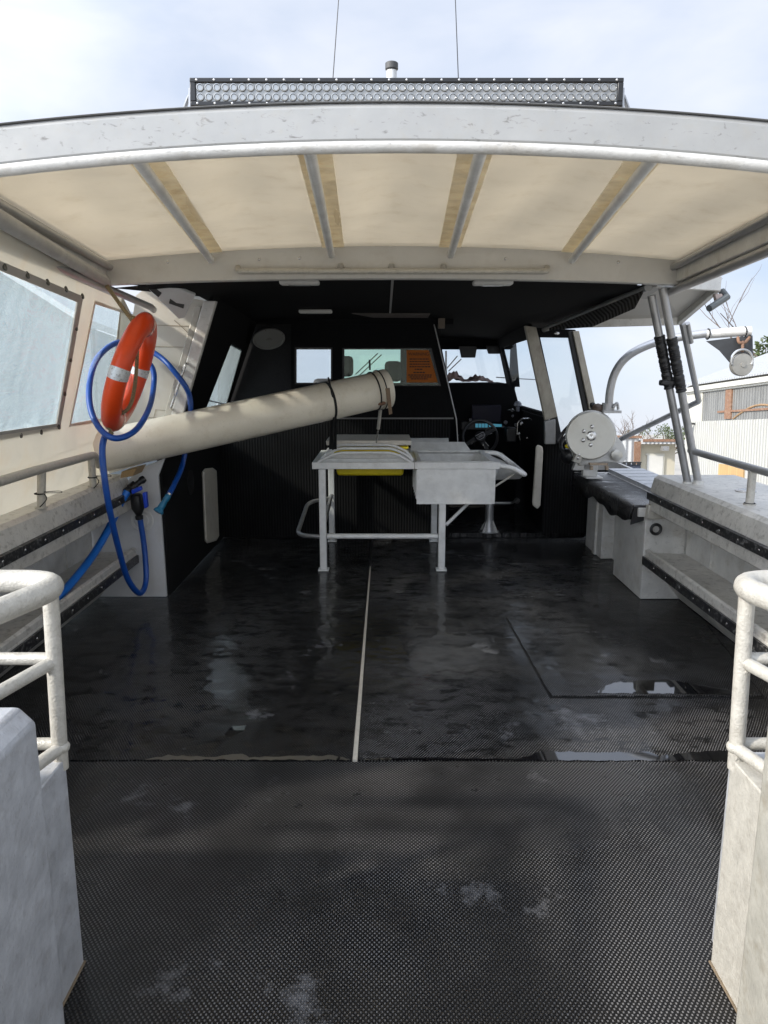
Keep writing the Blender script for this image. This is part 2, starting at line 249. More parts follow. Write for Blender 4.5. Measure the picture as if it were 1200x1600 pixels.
# ------------------------------------------------------------------ mesh helpers
def tag(o, label=None, cat=None, group=None, kind=None):
    for k, v in (('label', label), ('category', cat), ('group', group), ('kind', kind)):
        if v: o[k] = v
    return o
TOP_BOAT, TOP_WORLD = [], []
def obj(name, bm, m, parent=None, smooth=35, world=False, bevel=0):
    me = bpy.data.meshes.new(name); bmesh.ops.recalc_face_normals(bm, faces=bm.faces); bm.to_mesh(me); bm.free()
    for x in (m if isinstance(m, (list, tuple)) else [m]): me.materials.append(x)
    if smooth:
        me.shade_smooth(); me.set_sharp_from_angle(angle=rad(smooth))
    o = bpy.data.objects.new(name, me); COL.objects.link(o)
    if parent: o.parent = parent
    else: (TOP_WORLD if world else TOP_BOAT).append(o)
    if parent and parent.get('_loc'): o.matrix_parent_inverse = Matrix.Translation(-V(parent['_loc']))
    if bevel:
        md = o.modifiers.new('bevel', 'BEVEL'); md.width = bevel; md.segments = 2; md.limit_method = 'ANGLE'; md.angle_limit = rad(40)
    return o
def thing(name, label, cat, loc=(0, 0, 0), group=None, world=False):
    """Empty at the thing's base; its parts are meshed in scene coordinates"""
    o = bpy.data.objects.new(name, None); COL.objects.link(o); o.location = loc; o.empty_display_size = .1
    o['_loc'] = tuple(loc); tag(o, label, cat, group); (TOP_WORLD if world else TOP_BOAT).append(o); return o
def B(): return bmesh.new()
def face(bm, vs): return bm.faces.new([v if isinstance(v, bmesh.types.BMVert) else bm.verts.new(v) for v in vs])
def hexa(bm, lo, hi):
    """solid between two matching polygons"""
    a = [bm.verts.new(p) for p in lo]; b = [bm.verts.new(p) for p in hi]; n = len(a)
    bm.faces.new(a[::-1]); bm.faces.new(b)
    for i in range(n): bm.faces.new((a[i], a[(i+1) % n], b[(i+1) % n], b[i]))
def box(bm, x0, x1, y0, y1, z0, z1):
    hexa(bm, [(x0, y0, z0), (x1, y0, z0), (x1, y1, z0), (x0, y1, z0)], [(x0, y0, z1), (x1, y0, z1), (x1, y1, z1), (x0, y1, z1)]); return bm
def slab(bm, pts, t):
    pts = [V(p) for p in pts]; t = V(t); hexa(bm, pts, [p+t for p in pts]); return bm
def holed(bm, outer, holes, t):
    """flat plate with real openings, thickness vector t"""
    t = V(t); loops = [[V(p) for p in l] for l in [outer]+holes]; tris = tessellate_polygon(loops)
    vs = [bm.verts.new(p) for l in loops for p in l]; fs = []
    for tr in tris:
        try: fs.append(bm.faces.new([vs[i] for i in tr]))
        except ValueError: pass
    bmesh.ops.recalc_face_normals(bm, faces=fs)
    ex = bmesh.ops.extrude_face_region(bm, geom=fs)
    bmesh.ops.translate(bm, verts=[g for g in ex['geom'] if isinstance(g, bmesh.types.BMVert)], vec=t); return bm
def frames(pts):
    out = []; n = len(pts); prev = None
    for i in range(n):
        d = (pts[min(i+1, n-1)]-pts[max(i-1, 0)]).normalized()
        if prev is None:
            a = V((0, 0, 1)) if abs(d.z) < .9 else V((1, 0, 0)); x = d.cross(a).normalized()
        else:
            x = (prev - d*prev.dot(d)).normalized()
        prev = x; out.append((d, x, d.cross(x)))
    return out
def tube(bm, pts, r, seg=14, cap=True, closed=False):
    pts = [V(p) for p in pts]; fr = frames(pts); rings = []
    for i, (p, (d, x, y)) in enumerate(zip(pts, fr)):
        rr = r[i] if isinstance(r, (list, tuple)) else r
        rings.append([bm.verts.new(p + x*math.cos(2*math.pi*k/seg)*rr + y*math.sin(2*math.pi*k/seg)*rr) for k in range(seg)])
    m = len(rings)
    for i in range(m if closed else m-1):
        a, b = rings[i], rings[(i+1) % m]
        for k in range(seg): bm.faces.new((a[k], a[(k+1) % seg], b[(k+1) % seg], b[k]))
    if cap and not closed: bm.faces.new(rings[0][::-1]); bm.faces.new(rings[-1])
    return bm
def spline(pts, n=8, closed=False):
    pts = [V(p) for p in pts]; out = []; N = len(pts)
    for i in range(N if closed else N-1):
        g = (lambda j: pts[j % N]) if closed else (lambda j: pts[max(0, min(N-1, j))])
        p0, p1, p2, p3 = g(i-1), g(i), g(i+1), g(i+2)
        for k in range(n):
            t = k/n; out.append(.5*((2*p1)+(p2-p0)*t+(2*p0-5*p1+4*p2-p3)*t*t+(3*p1-p0-3*p2+p3)*t**3))
    if not closed: out.append(pts[-1])
    return out
def fillet(pts, r, n=6):
    """polyline with rounded corners"""
    pts = [V(p) for p in pts]; out = [pts[0]]
    for i in range(1, len(pts)-1):
        a, b, c = pts[i-1], pts[i], pts[i+1]; d1 = (a-b); d2 = (c-b); q = min(r, d1.length*.48, d2.length*.48)
        s, e = b+d1.normalized()*q, b+d2.normalized()*q
        for k in range(n+1):
            t = k/n; out.append(s*(1-t)**2+b*2*t*(1-t)+e*t*t)
    out.append(pts[-1]); return out
def cyl(bm, a, b, r, seg=20, r2=None): return tube(bm, [a, b], [r, r2 if r2 is not None else r], seg)
def rope(bm, pts, r, turn=.028):
    pts = [V(p) for p in pts]; fine = []
    for i in range(len(pts)-1):
        n = max(1, int((pts[i+1]-pts[i]).length/(turn/6)))
        fine += [pts[i].lerp(pts[i+1], k/n) for k in range(n)]
    fine.append(pts[-1]); fr = frames(fine); L = [0]
    for i in range(1, len(fine)): L.append(L[-1]+(fine[i]-fine[i-1]).length)
    for s in range(3):
        tube(bm, [p + (x*math.cos(2*math.pi*(l/turn+s/3)) + y*math.sin(2*math.pi*(l/turn+s/3)))*r*.52 for p, (d, x, y), l in zip(fine, fr, L)], r*.58, 6)
    return bm
def ball(bm, c, r, s=(1, 1, 1), seg=12):
    g = bmesh.ops.create_uvsphere(bm, u_segments=seg, v_segments=seg//2+2, radius=r)
    for v in g['verts']: v.co = V((v.co.x*s[0], v.co.y*s[1], v.co.z*s[2])) + V(c)
    return bm
def lathe(bm, c, axis, prof, seg=32):
    """prof: (distance along axis, radius)"""
    axis = V(axis).normalized(); a = V((0, 0, 1)) if abs(axis.z) < .9 else V((1, 0, 0)); x = axis.cross(a).normalized(); y = axis.cross(x); c = V(c)
    rings = [[bm.verts.new(c+axis*h+(x*math.cos(2*math.pi*k/seg)+y*math.sin(2*math.pi*k/seg))*max(r, 1e-4)) for k in range(seg)] for h, r in prof]
    for i in range(len(rings)-1):
        for k in range(seg): bm.faces.new((rings[i][k], rings[i][(k+1) % seg], rings[i+1][(k+1) % seg], rings[i+1][k]))
    bm.faces.new(rings[0][::-1]); bm.faces.new(rings[-1]); return bm
def text_mesh(name, body, size, m, mw, parent, depth=.001, align='CENTER'):
    c = bpy.data.curves.new(name, 'FONT'); c.body = body; c.size = size; c.extrude = depth; c.align_x = align; c.align_y = 'CENTER'
    to = bpy.data.objects.new(name+'_tmp', c); COL.objects.link(to); bpy.context.view_layer.update()
    me = bpy.data.meshes.new_from_object(to); bpy.data.objects.remove(to)
    me.transform(mw); me.materials.append(m); o = bpy.data.objects.new(name, me); COL.objects.link(o); o.parent = parent
    if parent.get('_loc'): o.matrix_parent_inverse = Matrix.Translation(-V(parent['_loc']))
    return o

# ================================================================== OUTSIDE (true level frame)
GZ = -1.55
bm = B(); N = 40
for i in range(N):
    for j in range(N):
        s = lambda k: math.copysign(abs(k/(N/2)-1)**2.2, k/(N/2)-1)*900
        x0, x1, y0, y1 = s(i), s(i+1), s(j), s(j+1)
        face(bm, [(x0, y0, GZ), (x1, y0, GZ), (x1, y1, GZ), (x0, y1, GZ)])
bmesh.ops.remove_doubles(bm, verts=bm.verts, dist=1e-4)
GR = mat('pale gravel yard', (.36, .34, .30), rough=.9, var=.25, scale=.8, bump=.6, bscale=30, stain=(.2, .19, .16), stain_amt=.5, stain_scale=.2)
tag(obj('ground', bm, GR, world=True), kind='structure')

# big corrugated shed on the right: wall parallel to the boat
SX = 10.45; EH = EYEW.z+1.55; YE = 25.6
sh = thing('corrugated_shed', 'large cream corrugated shed with a long clear window strip under its eave', 'shed', (SX, 16, GZ), world=True)
CREAM = corr_mat('cream corrugated cladding', 1, .155, (.40, .40, .37), dirt_amt=.3)
bm = B(); box(bm, SX, SX+.08, 4, YE, GZ, EYEW.z+.36)
obj('lower_cladding', bm, CREAM, sh, world=True)
FLAT = mat('cream flat sheet', (.50, .485, .42), rough=.6, var=.06, scale=2)
bm = B(); box(bm, SX, SX+.08, 24.4, YE, EYEW.z+.36, EH); obj('end_panel', bm, FLAT, sh, world=True)
CLR = corr_mat('weathered clear corrugated sheet', 1, .155, (.20, .20, .19), dirt=(.06, .06, .06), rough=.35, dirt_amt=.6)
bm = B(); box(bm, SX+.02, SX+.06, 4, 24.4, EYEW.z+.36, EYEW.z+1.30); obj('window_strip', bm, CLR, sh, world=True)
bm = B(); box(bm, SX-.05, SX+.1, 4, YE+.1, EYEW.z+1.30, EYEW.z+1.52); box(bm, SX-.14, SX-.03, 4, YE+.1, EYEW.z+1.36, EYEW.z+1.50)
obj('fascia', bm, mat('cream fascia paint', (.55, .545, .50), rough=.5, var=.04), sh, world=True)
bm = B(); box(bm, SX-.03, SX+.1, 22.3, 22.7, EYEW.z+.40, EYEW.z+1.28); box(bm, SX-.025, SX+.1, 4, 23.2, EYEW.z+.60, EYEW.z+.66)
obj('orange_frame', bm, RUST, sh, world=True)
for k in range(5):
    y0 = 20.6-k*3.3
    bm = B(); tube(bm, [(SX+.01, y0-1.6+.32*i, EYEW.z+.40+.36*math.sin(math.pi*i/10)) for i in range(11)], .028, 6)
    obj('orange_arch', bm, mat('orange painted steel', (.30, .19, .10), rough=.6, var=.25, scale=6), sh, world=True)
bm = B(); slab(bm, [(SX-.2, 4, EH), (SX-.2, YE+.2, EH), (SX+3.4, YE+.2, EH+1.35), (SX+3.4, 4, EH+1.35)], (0, 0, .05)); slab(bm, [(SX+3.4, 4, EH+1.35), (SX+3.4, YE+.2, EH+1.35), (SX+7, YE+.2, EH), (SX+7, 4, EH)], (0, 0, .05))
obj('roof', bm, corr_mat('grey roofing iron', 1, .15, (.36, .37, .38), dirt_amt=.2), sh, world=True)
bm = B(); slab(bm, [(SX, YE, GZ), (SX+6.8, YE, GZ), (SX+6.8, YE, EH), (SX+3.4, YE, EH+1.3), (SX, YE, EH)], (0, .05, 0)); obj('gable_wall', bm, FLAT, sh, world=True)
bm = B(); box(bm, SX-.04, SX, 21.3, 22.9, GZ, EYEW.z-.98)
obj('timber_door', bm, mat('bare timber boards', (.42, .27, .12), rough=.8, var=.3, scale=2, stretch=(8, 8, .4)), sh, world=True)
bm = B(); tube(bm, [(SX, 24.9, EYEW.z+.28), (SX-.25, 24.9, EYEW.z+.28)], .03, 8); ball(bm, (SX-.28, 24.9, EYEW.z+.26), .09); obj('wall_lamp', bm, BLACKP, sh, world=True)

# container store far off between hauler and poles
YC = 36
def WX(u, Y): return W(u, 675, Y).x
def WZ(v, Y): return W(600, v, Y).z
st = thing('storage_container', 'white ribbed storage container with rusty edges, just right of the pot hauler', 'container', (WX(985, YC), YC, GZ), world=True)
bm = B(); box(bm, WX(968, YC), WX(1000, YC), YC, YC+6, GZ, WZ(685, YC)); obj('wall', bm, corr_mat('white container cladding', 0, .28, (.46, .47, .47)), st, world=True)
bm = B(); box(bm, WX(993, YC), WX(1003, YC), YC-.08, YC-.01, GZ, WZ(690, YC)); box(bm, WX(966, YC), WX(1004, YC), YC-.1, YC+6, WZ(685, YC)+.01, WZ(681, YC)); obj('rusty_frame', bm, RUST, st, world=True)
of = thing('site_office', 'small cream site office with a white door, left of the big shed', 'shed', (WX(1035, YC), YC, GZ), world=True)
bm = B(); box(bm, WX(1004.5, YC), WX(1062, YC), YC+.3, YC+4, GZ, WZ(694, YC)); obj('wall', bm, mat('cream office wall', (.50, .46, .36), rough=.6, var=.06, scale=1), of, world=True)
bm = B(); box(bm, WX(1017, YC), WX(1042, YC), YC+.2, YC+.28, GZ, WZ(712, YC)); obj('door', bm, mat('white office door', (.60, .59, .55), rough=.5, var=.04), of, world=True)
bm = B(); box(bm, WX(1014.5, YC), WX(1044.5, YC), YC+.22, YC+.29, WZ(712, YC), WZ(709, YC)); box(bm, WX(1042.3, YC), WX(1044.5, YC), YC+.22, YC+.29, GZ, WZ(712, YC)); obj('door_frame', bm, FLAT, of, world=True)
bm = B(); box(bm, WX(1003, YC), WX(1076, YC), YC-.3, YC+4.2, WZ(694, YC)+.01, WZ(688, YC)); obj('roof', bm, corr_mat('grey office roof', 0, .2, (.4, .4, .4)), of, world=True)
bm = B(); box(bm, WX(1003, YC), WX(1060, YC), YC-.34, YC-.31, WZ(690, YC), WZ(686, YC)); obj('roof_edge', bm, RUST, of, world=True)
bm = B(); box(bm, WX(1033, YC), WX(1042, YC), YC-.5, YC-.1, WZ(704, YC), WZ(697, YC)); obj('lamp', bm, ALU_D, of, world=True)

# dark trailer bed beyond the gunwale
YT = 13
tr = thing('flat_trailer', 'dark blue grey trailer with a tie rail, beyond the gunwale by the hauler', 'trailer', (WX(980, YT), YT, GZ), world=True)
TRM = mat('dark blue grey paint', (.045, .055, .085), rough=.45, var=.12, scale=5)
bm = B(); box(bm, WX(935, YT), WX(1008, YT), YT, YT+2.6, WZ(758, YT), WZ(727, YT)); obj('side_board', bm, TRM, tr, world=True, bevel=.01)
bm = B()
for k in range(9): box(bm, WX(938+8*k, YT), WX(943+8*k, YT), YT-.03, YT+.02, WZ(727, YT), WZ(723.5, YT))
box(bm, WX(935, YT), WX(1008, YT), YT-.03, YT+.02, WZ(723.5, YT), WZ(722, YT)); obj('tie_rail', bm, BLACKP, tr, world=True)
for sx_ in (945, 1000):
    bm = B(); lathe(bm, (WX(sx_, YT), YT-.05, GZ+.3), (0, 1, 0), [(0, .2), (0, .3), (.2, .3), (.2, .2)], 24); obj('wheel', bm, RUB2, tr, world=True)
bm = B(); box(bm, WX(938, YT), WX(1005, YT), YT+.2, YT+2.4, GZ+.25, WZ(758, YT)-.002); obj('chassis', bm, RUST, tr, world=True)

# left boat shed, its roof slope running down towards the bow
YL = 13.5
ls = thing('gabled_shed', 'blue grey gabled shed seen through the cloudy side windows', 'shed', (WX(-60, YL), YL, GZ), world=True)
a, b_ = W(-150, 330, YL), W(140, 512, YL); c_ = W(-900, 600, YL)
bm = B(); slab(bm, [(b_.x, YL, GZ), b_, a, (c_.x, YL, c_.z), (c_.x, YL, GZ)], (0, .1, 0)); obj('gable_wall', bm, mat('blue grey cladding', (.16, .195, .215), rough=.7, var=.25, scale=.5, stain=(.15, .18, .20), stain_amt=.6, stain_scale=.6), ls, world=True)
bm = B()
for p, q in ((a, b_), (a, V((c_.x, YL, c_.z)))): slab(bm, [p+V((0, -.25, .02)), q+V((0, -.25, .02)), q+V((0, 12, .02)), p+V((0, 12, .02))], (0, 0, .12))
obj('roof', bm, mat('pale roof iron', (.45, .47, .48), rough=.5, var=.06), ls, world=True)
bm = B(); box(bm, b_.x-.1, b_.x, YL+.1, YL+12, GZ, b_.z); obj('side_wall', bm, MATS['blue grey cladding'], ls, world=True)
bm = B(); box(bm, b_.x-4.5, b_.x-1.6, YL-.05, YL-.01, GZ, GZ+2.9); obj('door', bm, mat('pale roller door', (.33, .37, .38), rough=.5, var=.06), ls, world=True)

# trees
BARK = mat('grey bark', (.12, .09, .07), rough=.9, var=.3, scale=10)
def bare_tree(x, y, h, seed, label, spread=.42):
    rnd = random.Random(seed); t = thing('bare_tree', label, 'tree', (x, y, GZ), world=True); bt, bb = B(), B()
    tube(bt, [(x, y, GZ), (x+.1, y, GZ+h*.25), (x, y, GZ+h*.5)], [.22, .17, .12], 8)
    def grow(p, d, l, r, dep):
        q = [p]; dd = d.copy()
        for i in range(4):
            dd = (dd+V((rnd.uniform(-.25, .25), rnd.uniform(-.25, .25), rnd.uniform(-.05, .2)))).normalized(); q.append(q[-1]+dd*l/4)
        tube(bb, q, [r, r*.85, r*.7, r*.55, r*.4], 5, cap=False)
        if dep:
            for i in range(rnd.randint(2, 4)):
                s = q[rnd.randint(1, 4)]; grow(s, (dd+V((rnd.uniform(-1, 1), rnd.uniform(-1, 1), rnd.uniform(-.3, .6)))).normalized(), l*.66, r*.5, dep-1)
    for k in range(5):
        a = k*1.25; grow(V((x, y, GZ+h*(.3+.03*k))), V((math.cos(a), math.sin(a), spread+.5)).normalized(), h*.32, .07, 3)
    obj('trunk', bt, BARK, t, world=True); obj('branches', bb, BARK, t, world=True); return t
pp = W(1300, 500, 26)
bare_tree(pp.x, pp.y, 10.4, 12, 'bare leafless tree rising behind the big shed roof at the right edge')
bare_tree(W(985, 660, 60).x, 60, 5.2, 9, 'tiny bare tree on the skyline over the white container')
LEAF = mat('leaf green', (.075, .10, .035), rough=.6, var=.5, scale=3, trans=.25)
def leafy(x, y, h, rx, seed, label, n=1500):
    rnd = random.Random(seed); t = thing('leafy_tree', label, 'tree', (x, y, GZ), world=True)
    bt = B(); tube(bt, [(x, y, GZ), (x, y, GZ+h*.8)], [.16, .05], 8)
    cl = [(V((x+rnd.gauss(0, rx*.5), y+rnd.gauss(0, rx*.5), GZ+h*rnd.uniform(.45, .95))), rx*rnd.uniform(.2, .42)) for _ in range(14)]
    for c, r in cl: tube(bt, [(x, y, GZ+h*.4), c], [.05, .02], 5)
    bl = B()
    for _ in range(n):
        c, r = rnd.choice(cl); d = V((rnd.gauss(0, 1), rnd.gauss(0, 1), rnd.gauss(0, .8))).normalized()*r*rnd.uniform(.5, 1.1); p = c+d
        s = rnd.uniform(.06, .13)*h/5; a = V((rnd.gauss(0, 1), rnd.gauss(0, 1), rnd.gauss(0, 1))).normalized(); b = a.cross(V((rnd.gauss(0, 1), rnd.gauss(0, 1), 1))).normalized()
        face(bl, [p-a*s, p+b*s*.5, p+a*s, p-b*s*.5])
    obj('trunk', bt, BARK, t, world=True); obj('crown', bl, LEAF, t, smooth=0, world=True)
leafy(W(1204, 520, 33).x, 33, 7.4, 1.2, 5, 'green leafy treetop above the shed roof under the davit pulley')
leafy(W(1046, 655, 50).x, 50, 3.7, 1.5, 6, 'low green bushy tree behind the twin poles')
leafy(W(975, 655, 62).x, 62, 3.2, 1.6, 8, 'hazy low tree far behind the white container')

# ================================================================== BOAT (boat frame)
boat = thing('boat', 'aluminium work boat with a cream canopy over its open deck and a black cabin', 'boat', (0, 0, -.9))
XL, XR = -2.09, 2.15                         # hull side at deck
ZD = -.012
bm = B(); box(bm, -2.35, 2.42, .35, 9.3, -.10, ZD); obj('deck', bm, mat('dark deck paint', (.02, .02, .02), rough=.6, var=.3), boat)
HULL = mat('hull paint', (.45, .46, .47), rough=.45, metal=.2, var=.08)
bm = B()
def loopx(y, w0, w1, z0, z1): return [(-w0, y, z0), (w0, y, z0), (w1, y, z1), (-w1, y, z1)]
hexa(bm, loopx(.3, 2.0, 2.45, -.85, -.11), loopx(8.6, 1.6, 2.45, -.85, -.11)); hexa(bm, loopx(8.6, 1.6, 2.45, -.85, -.11), loopx(11.5, .1, .4, -.5, -.11))
obj('hull', bm, HULL, boat)
bm = B(); slab(bm, [(-1.95, 9.3, -.11), (1.95, 9.3, -.11), (.4, 11.5, -.11), (-.4, 11.5, -.11)], (0, 0, .95)); obj('foredeck', bm, ALU, boat)

# side structure: coaming, gunwale, pocket, shelf
def side(sg, xin, xout, y0, y1, name='coaming'):
    """sg +1 right, -1 left; xin inner lip, xout hull skin"""
    r = B(); X = lambda x: sg*x
    prof = [(xin+.045, .88), (xin+.03, .90), (xin, .80), (xin-.005, .665), (xin+.045, .645), (xin+.06, .80)]
    prof = [(xin+.055, .905), (xin+.028, .885), (xin+.004, .79), (xin, .66), (xin+.03, .655), (xin+.035, .79), (xin+.06, .87), (xout+.30, .87), (xout+.30, .905)]
    hexa(r, [(X(a), y0, b) for a, b in prof], [(X(a), y1, b) for a, b in prof])
    co = obj(name, r, ALU_G, boat, bevel=.006)
    r = B(); hexa(r, [(X(xin-.014), y0, .735), (X(xin-.014), y0, .785), (X(xin+.004), y0, .79), (X(xin-.001), y0, .73)], [(X(xin-.014), y1, .735), (X(xin-.014), y1, .785), (X(xin+.004), y1, .79), (X(xin-.001), y1, .73)])
    obj('rubber_strip', r, RUBBER, co)
    for k in range(int((y1-y0)/.22)): obj('screw', ball(B(), (X(xin-.014), y0+.1+.22*k, .76), .008, (.4, 1, 1), 8), STEEL, co)
    # inner skin
    r = B(); box(r, min(X(xout), X(xout+.03)), max(X(xout), X(xout+.03)), y0, y1, .30, .868); box(r, min(X(xout+.28), X(xout+.30)), max(X(xout+.28), X(xout+.30)), y0, y1, -.85, .866)
    yy = y0+.5
    while yy < y1-.2:
        box(r, min(X(xout-.012), X(xout)), max(X(xout-.012), X(xout)), yy, yy+.05, .34, .865); yy += 1.15
    obj('inner_skin', r, ALU, boat)
    # shelf with lip
    r = B(); prof = [(xin, .33), (xin, .365), (xin+.02, .375), (xin+.045, .345), (xout, .335), (xout, .30), (xin+.03, .30)]
    hexa(r, [(X(a), y0, b) for a, b in prof], [(X(a), y1, b) for a, b in prof])
    prof = [(xin+.03, .299), (xout-.02, 0), (xout, 0), (xin+.06, .299)]
    hexa(r, [(X(a), y0, b) for a, b in prof], [(X(a), y1, b) for a, b in prof])
    prof = [(xin-.002, .25), (xin-.002, .33), (xin+.03, .329), (xin+.03, .25)]
    hexa(r, [(X(a), y0, b) for a, b in prof], [(X(a), y1, b) for a, b in prof])
    shf = obj('shelf', r, ALU_G, boat, bevel=.004)
    r = B(); box(r, min(X(xin-.016), X(xin-.0025)), max(X(xin-.016), X(xin-.0025)), y0, y1, .262, .318); obj('rubber_strip', r, RUBBER, shf)
    for k in range(int((y1-y0)/.22)): obj('screw', ball(B(), (X(xin-.016), y0+.13+.22*k, .29), .008, (.4, 1, 1), 8), STEEL, shf)
side(-1, 1.78, 2.09, 1.9, 5.16); side(1, 1.86, 2.15, 1.9, 5.12)
# transom quarter behind the guard rails
for sg, xo in ((-1, 2.40), (1, 2.46)):
    bm = B(); x0, x1 = sorted((sg*.96, sg*xo)); box(bm, x0, x1, 1.80, 1.89, -.85, .60); obj('transom', bm, ALU_W, boat, bevel=.008)

# left forward bulkhead, white
bm = B(); slab(bm, [(-2.10, 5.17, 0), (-1.585, 5.17, 0), P(247, 743, Y=5.17), P(257, 716, Y=5.17), P(228, 728, Y=5.17), P(196, 752, Y=5.17), (-2.10, 5.17, .9)], (0, .03, 0))
bh = obj('white_bulkhead', bm, WHITE, boat, bevel=.004)
bm = B(); c = P(222, 813, Y=5.165); lathe(bm, c, (0, -1, 0), [(0, .082), (.006, .082), (.009, .078), (.009, .060), (.004, .058), (.006, .050), (.012, .046), (.014, .0)], 32)
for k in range(6): ball(bm, c+V((.071*math.cos(k*1.047), -.01, .071*math.sin(k*1.047))), .005, seg=8)
obj('inspection_plate', bm, mat('white plastic hatch', (.66, .66, .64), rough=.35, var=.04), bh)
# grab handle and small bracket on gunwale end
bm = B(); slab(bm, [P(190, 737, Y=4.95), P(214, 731, Y=4.95), P(207, 744, Y=4.95), P(188, 747, Y=4.95)], (0, .2, 0)); obj('gunwale_step', bm, mat('tan timber block', (.33, .22, .10), rough=.6, var=.2), boat)

# cabin side wall left (lower vertical, upper raked inwards) with window
LT = [(-1.575, 5.2, 1.0), (-1.56, 7.07, 1.0)]
bm = B(); box(bm, -1.60, -1.575, 5.205, 7.07, 0, 1.0); obj('side_lining', bm, RIBY, boat)
bm = B(); lathe(bm, (-1.574, 5.95, .72), (1, 0, 0), [(0, .10), (.003, .10), (.004, .085), (.001, .0)], 28); obj('side_vent', bm, BLACKP, boat)
def lw(y, z): return V((-1.575+(z-1.0)*.38, y, z))
win = [lw(5.78, 1.18), lw(6.85, 1.22), lw(6.85, 1.80), lw(6.55, 1.84)]
w1 = [P(318, 640, X=-1.5), P(360, 640, X=-1.5), P(380, 546, X=-1.3), P(362, 536, X=-1.3)]
def on_left(u, v):
    d = ray(u, v, PITCH); # X = -1.575+.38(z-1)
    t = (-1.575+.38*(EYE.z-1.0))/(d.x-.38*d.z); return EYE+d*t
hole = [on_left(302, 690), on_left(345, 690), on_left(380, 546), on_left(362, 536)]
bm = B(); holed(bm, [lw(5.2, 1.0), lw(7.07, 1.0), lw(7.07, 2.06), lw(5.2, 2.12)], [hole], (-.03, 0, -.01)); obj('upper_lining', bm, LINER, boat, smooth=0)
bm = B(); slab(bm, [h+V((-.012, 0, 0)) for h in hole], (-.005, 0, 0)); obj('side_window', bm, VINYL, boat, smooth=0)
bm = B(); tube(bm, [hole[0].lerp(hole[3], .42)+V((-.02, 0, 0)), hole[1].lerp(hole[2], .42)+V((-.02, 0, 0))], .006, 6); tube(bm, [hole[0].lerp(hole[1], .45)+V((-.02, 0, 0)), hole[0].lerp(hole[1], .5).lerp(hole[3].lerp(hole[2], .5), .42)+V((-.02, 0, 0))], .006, 6); obj('window_bar', bm, ALU_D, boat)
# raked post at the aft edge of the left wall
def post(u0, v0, u1, v1, Y, w, d, m, name='window_post', du=None):
    a, b = P(u0, v0, Y=Y), P(u1, v1, Y=Y); bm = B(); hexa(bm, [a, a+V((w, 0, 0)), a+V((w, d, 0)), a+V((0, d, 0))], [b, b+V((w, 0, 0)), b+V((w, d, 0)), b+V((0, d, 0))]); return obj(name, bm, m, boat, bevel=.006)
post(248, 712, 318, 470, 5.14, .085, .05, ALU); post(240, 706, 305, 478, 5.15, .045, .04, ALU_C)
hd = P(268, 640, Y=5.12), P(292, 568, Y=5.12)
bm = B(); tube(bm, fillet([hd[0]+V((0, .02, 0)), hd[0]+V((0, -.03, 0)), hd[1]+V((0, -.03, 0)), hd[1]+V((0, .02, 0))], .03), .010, 10); obj('grab_handle', bm, STEEL, boat)
# cream canvas panel closing between hull side and cabin
bm = B(); slab(bm, [(-1.95, 5.20, .90), (-1.55, 5.20, 1.02), P(320, 470, Y=5.2), P(225, 452, Y=5.2), (-1.68, 5.20, 2.12)], (0, .004, 0)); obj('canvas_panel', bm, CURT, boat, smooth=0)
SEAM = mat('seam thread', (.32, .27, .2), rough=.8)
for q in ([(245, 508), (308, 510)], [(238, 541), (300, 543)], [(225, 652), (268, 654)], [(240, 655), (243, 640), (262, 642)], [(272, 500), (296, 522)]): obj('canvas_seam', tube(B(), [P(u, v, Y=5.196) for u, v in q], .002, 4), SEAM, boat)

# white moulded corner with two dark slots under the beam
bm = B(); q = [P(226, 447, Y=4.72), P(262, 444, Y=4.72), P(305, 462, Y=4.86), P(288, 497, Y=4.9), P(279, 499, Y=4.9)]
slab(bm, q, (.0, .03, .02)); bk = obj('moulded_corner', bm, WHITE, boat, bevel=.008)
for q in (([(229, 449), (247, 447), (254, 456), (247, 464)]), ([(267, 461), (290, 470), (286, 482), (264, 474)])):
    bm = B(); slab(bm, [P(u, v, Y=4.70+(u-229)*.0026) for u, v in q], (0, .012, 0)); obj('slot', bm, BLACKP, bk)
bm = B(); tube(bm, [P(160, 447, Y=4.5), P(236, 536-56, Y=4.95), P(240, 540-56, Y=5.1)], .022, 12); obj('curtain_rail', bm, ALU_D, boat)

# ------- curtain surface
def ctop(y): return -1.36-.176*(y-2.85)
def cx(y, z): t = (z-.9)/1.22; return -1.95*(1-t)+ctop(y)*t
def on_curtain(u, v):
    d = ray(u, v, PITCH); lo, hi = .5, 12
    f = lambda t: (EYE+d*t).x-cx((EYE+d*t).y, (EYE+d*t).z)
    for _ in range(50):
        m = (lo+hi)/2
        if f(m) > 0: lo = m
        else: hi = m
    return EYE+d*lo
w1 = [on_curtain(-75, 392), on_curtain(120, 472), on_curtain(88, 662), on_curtain(-110, 690)]
w2 = [on_curtain(148, 475), on_curtain(207, 494), on_curtain(168, 652), on_curtain(110, 662)]
outer = [V((cx(y, .9), y, .9)) for y in (2.0, 2.8, 3.6, 4.4, 5.2)]+[V((cx(y, 2.12), y, 2.12)) for y in (5.2, 4.4, 3.6, 2.8, 2.0)]
bm = B(); holed(bm, outer, [w1, w2], (-.003, 0, 0)); cur = obj('side_curtain', bm, CURT, boat, smooth=50)
for q in (w1, w2):
    bm = B(); slab(bm, [p+V((-.006, 0, 0)) for p in q], (-.002, 0, 0)); obj('window', bm, VINYL, cur, smooth=0)
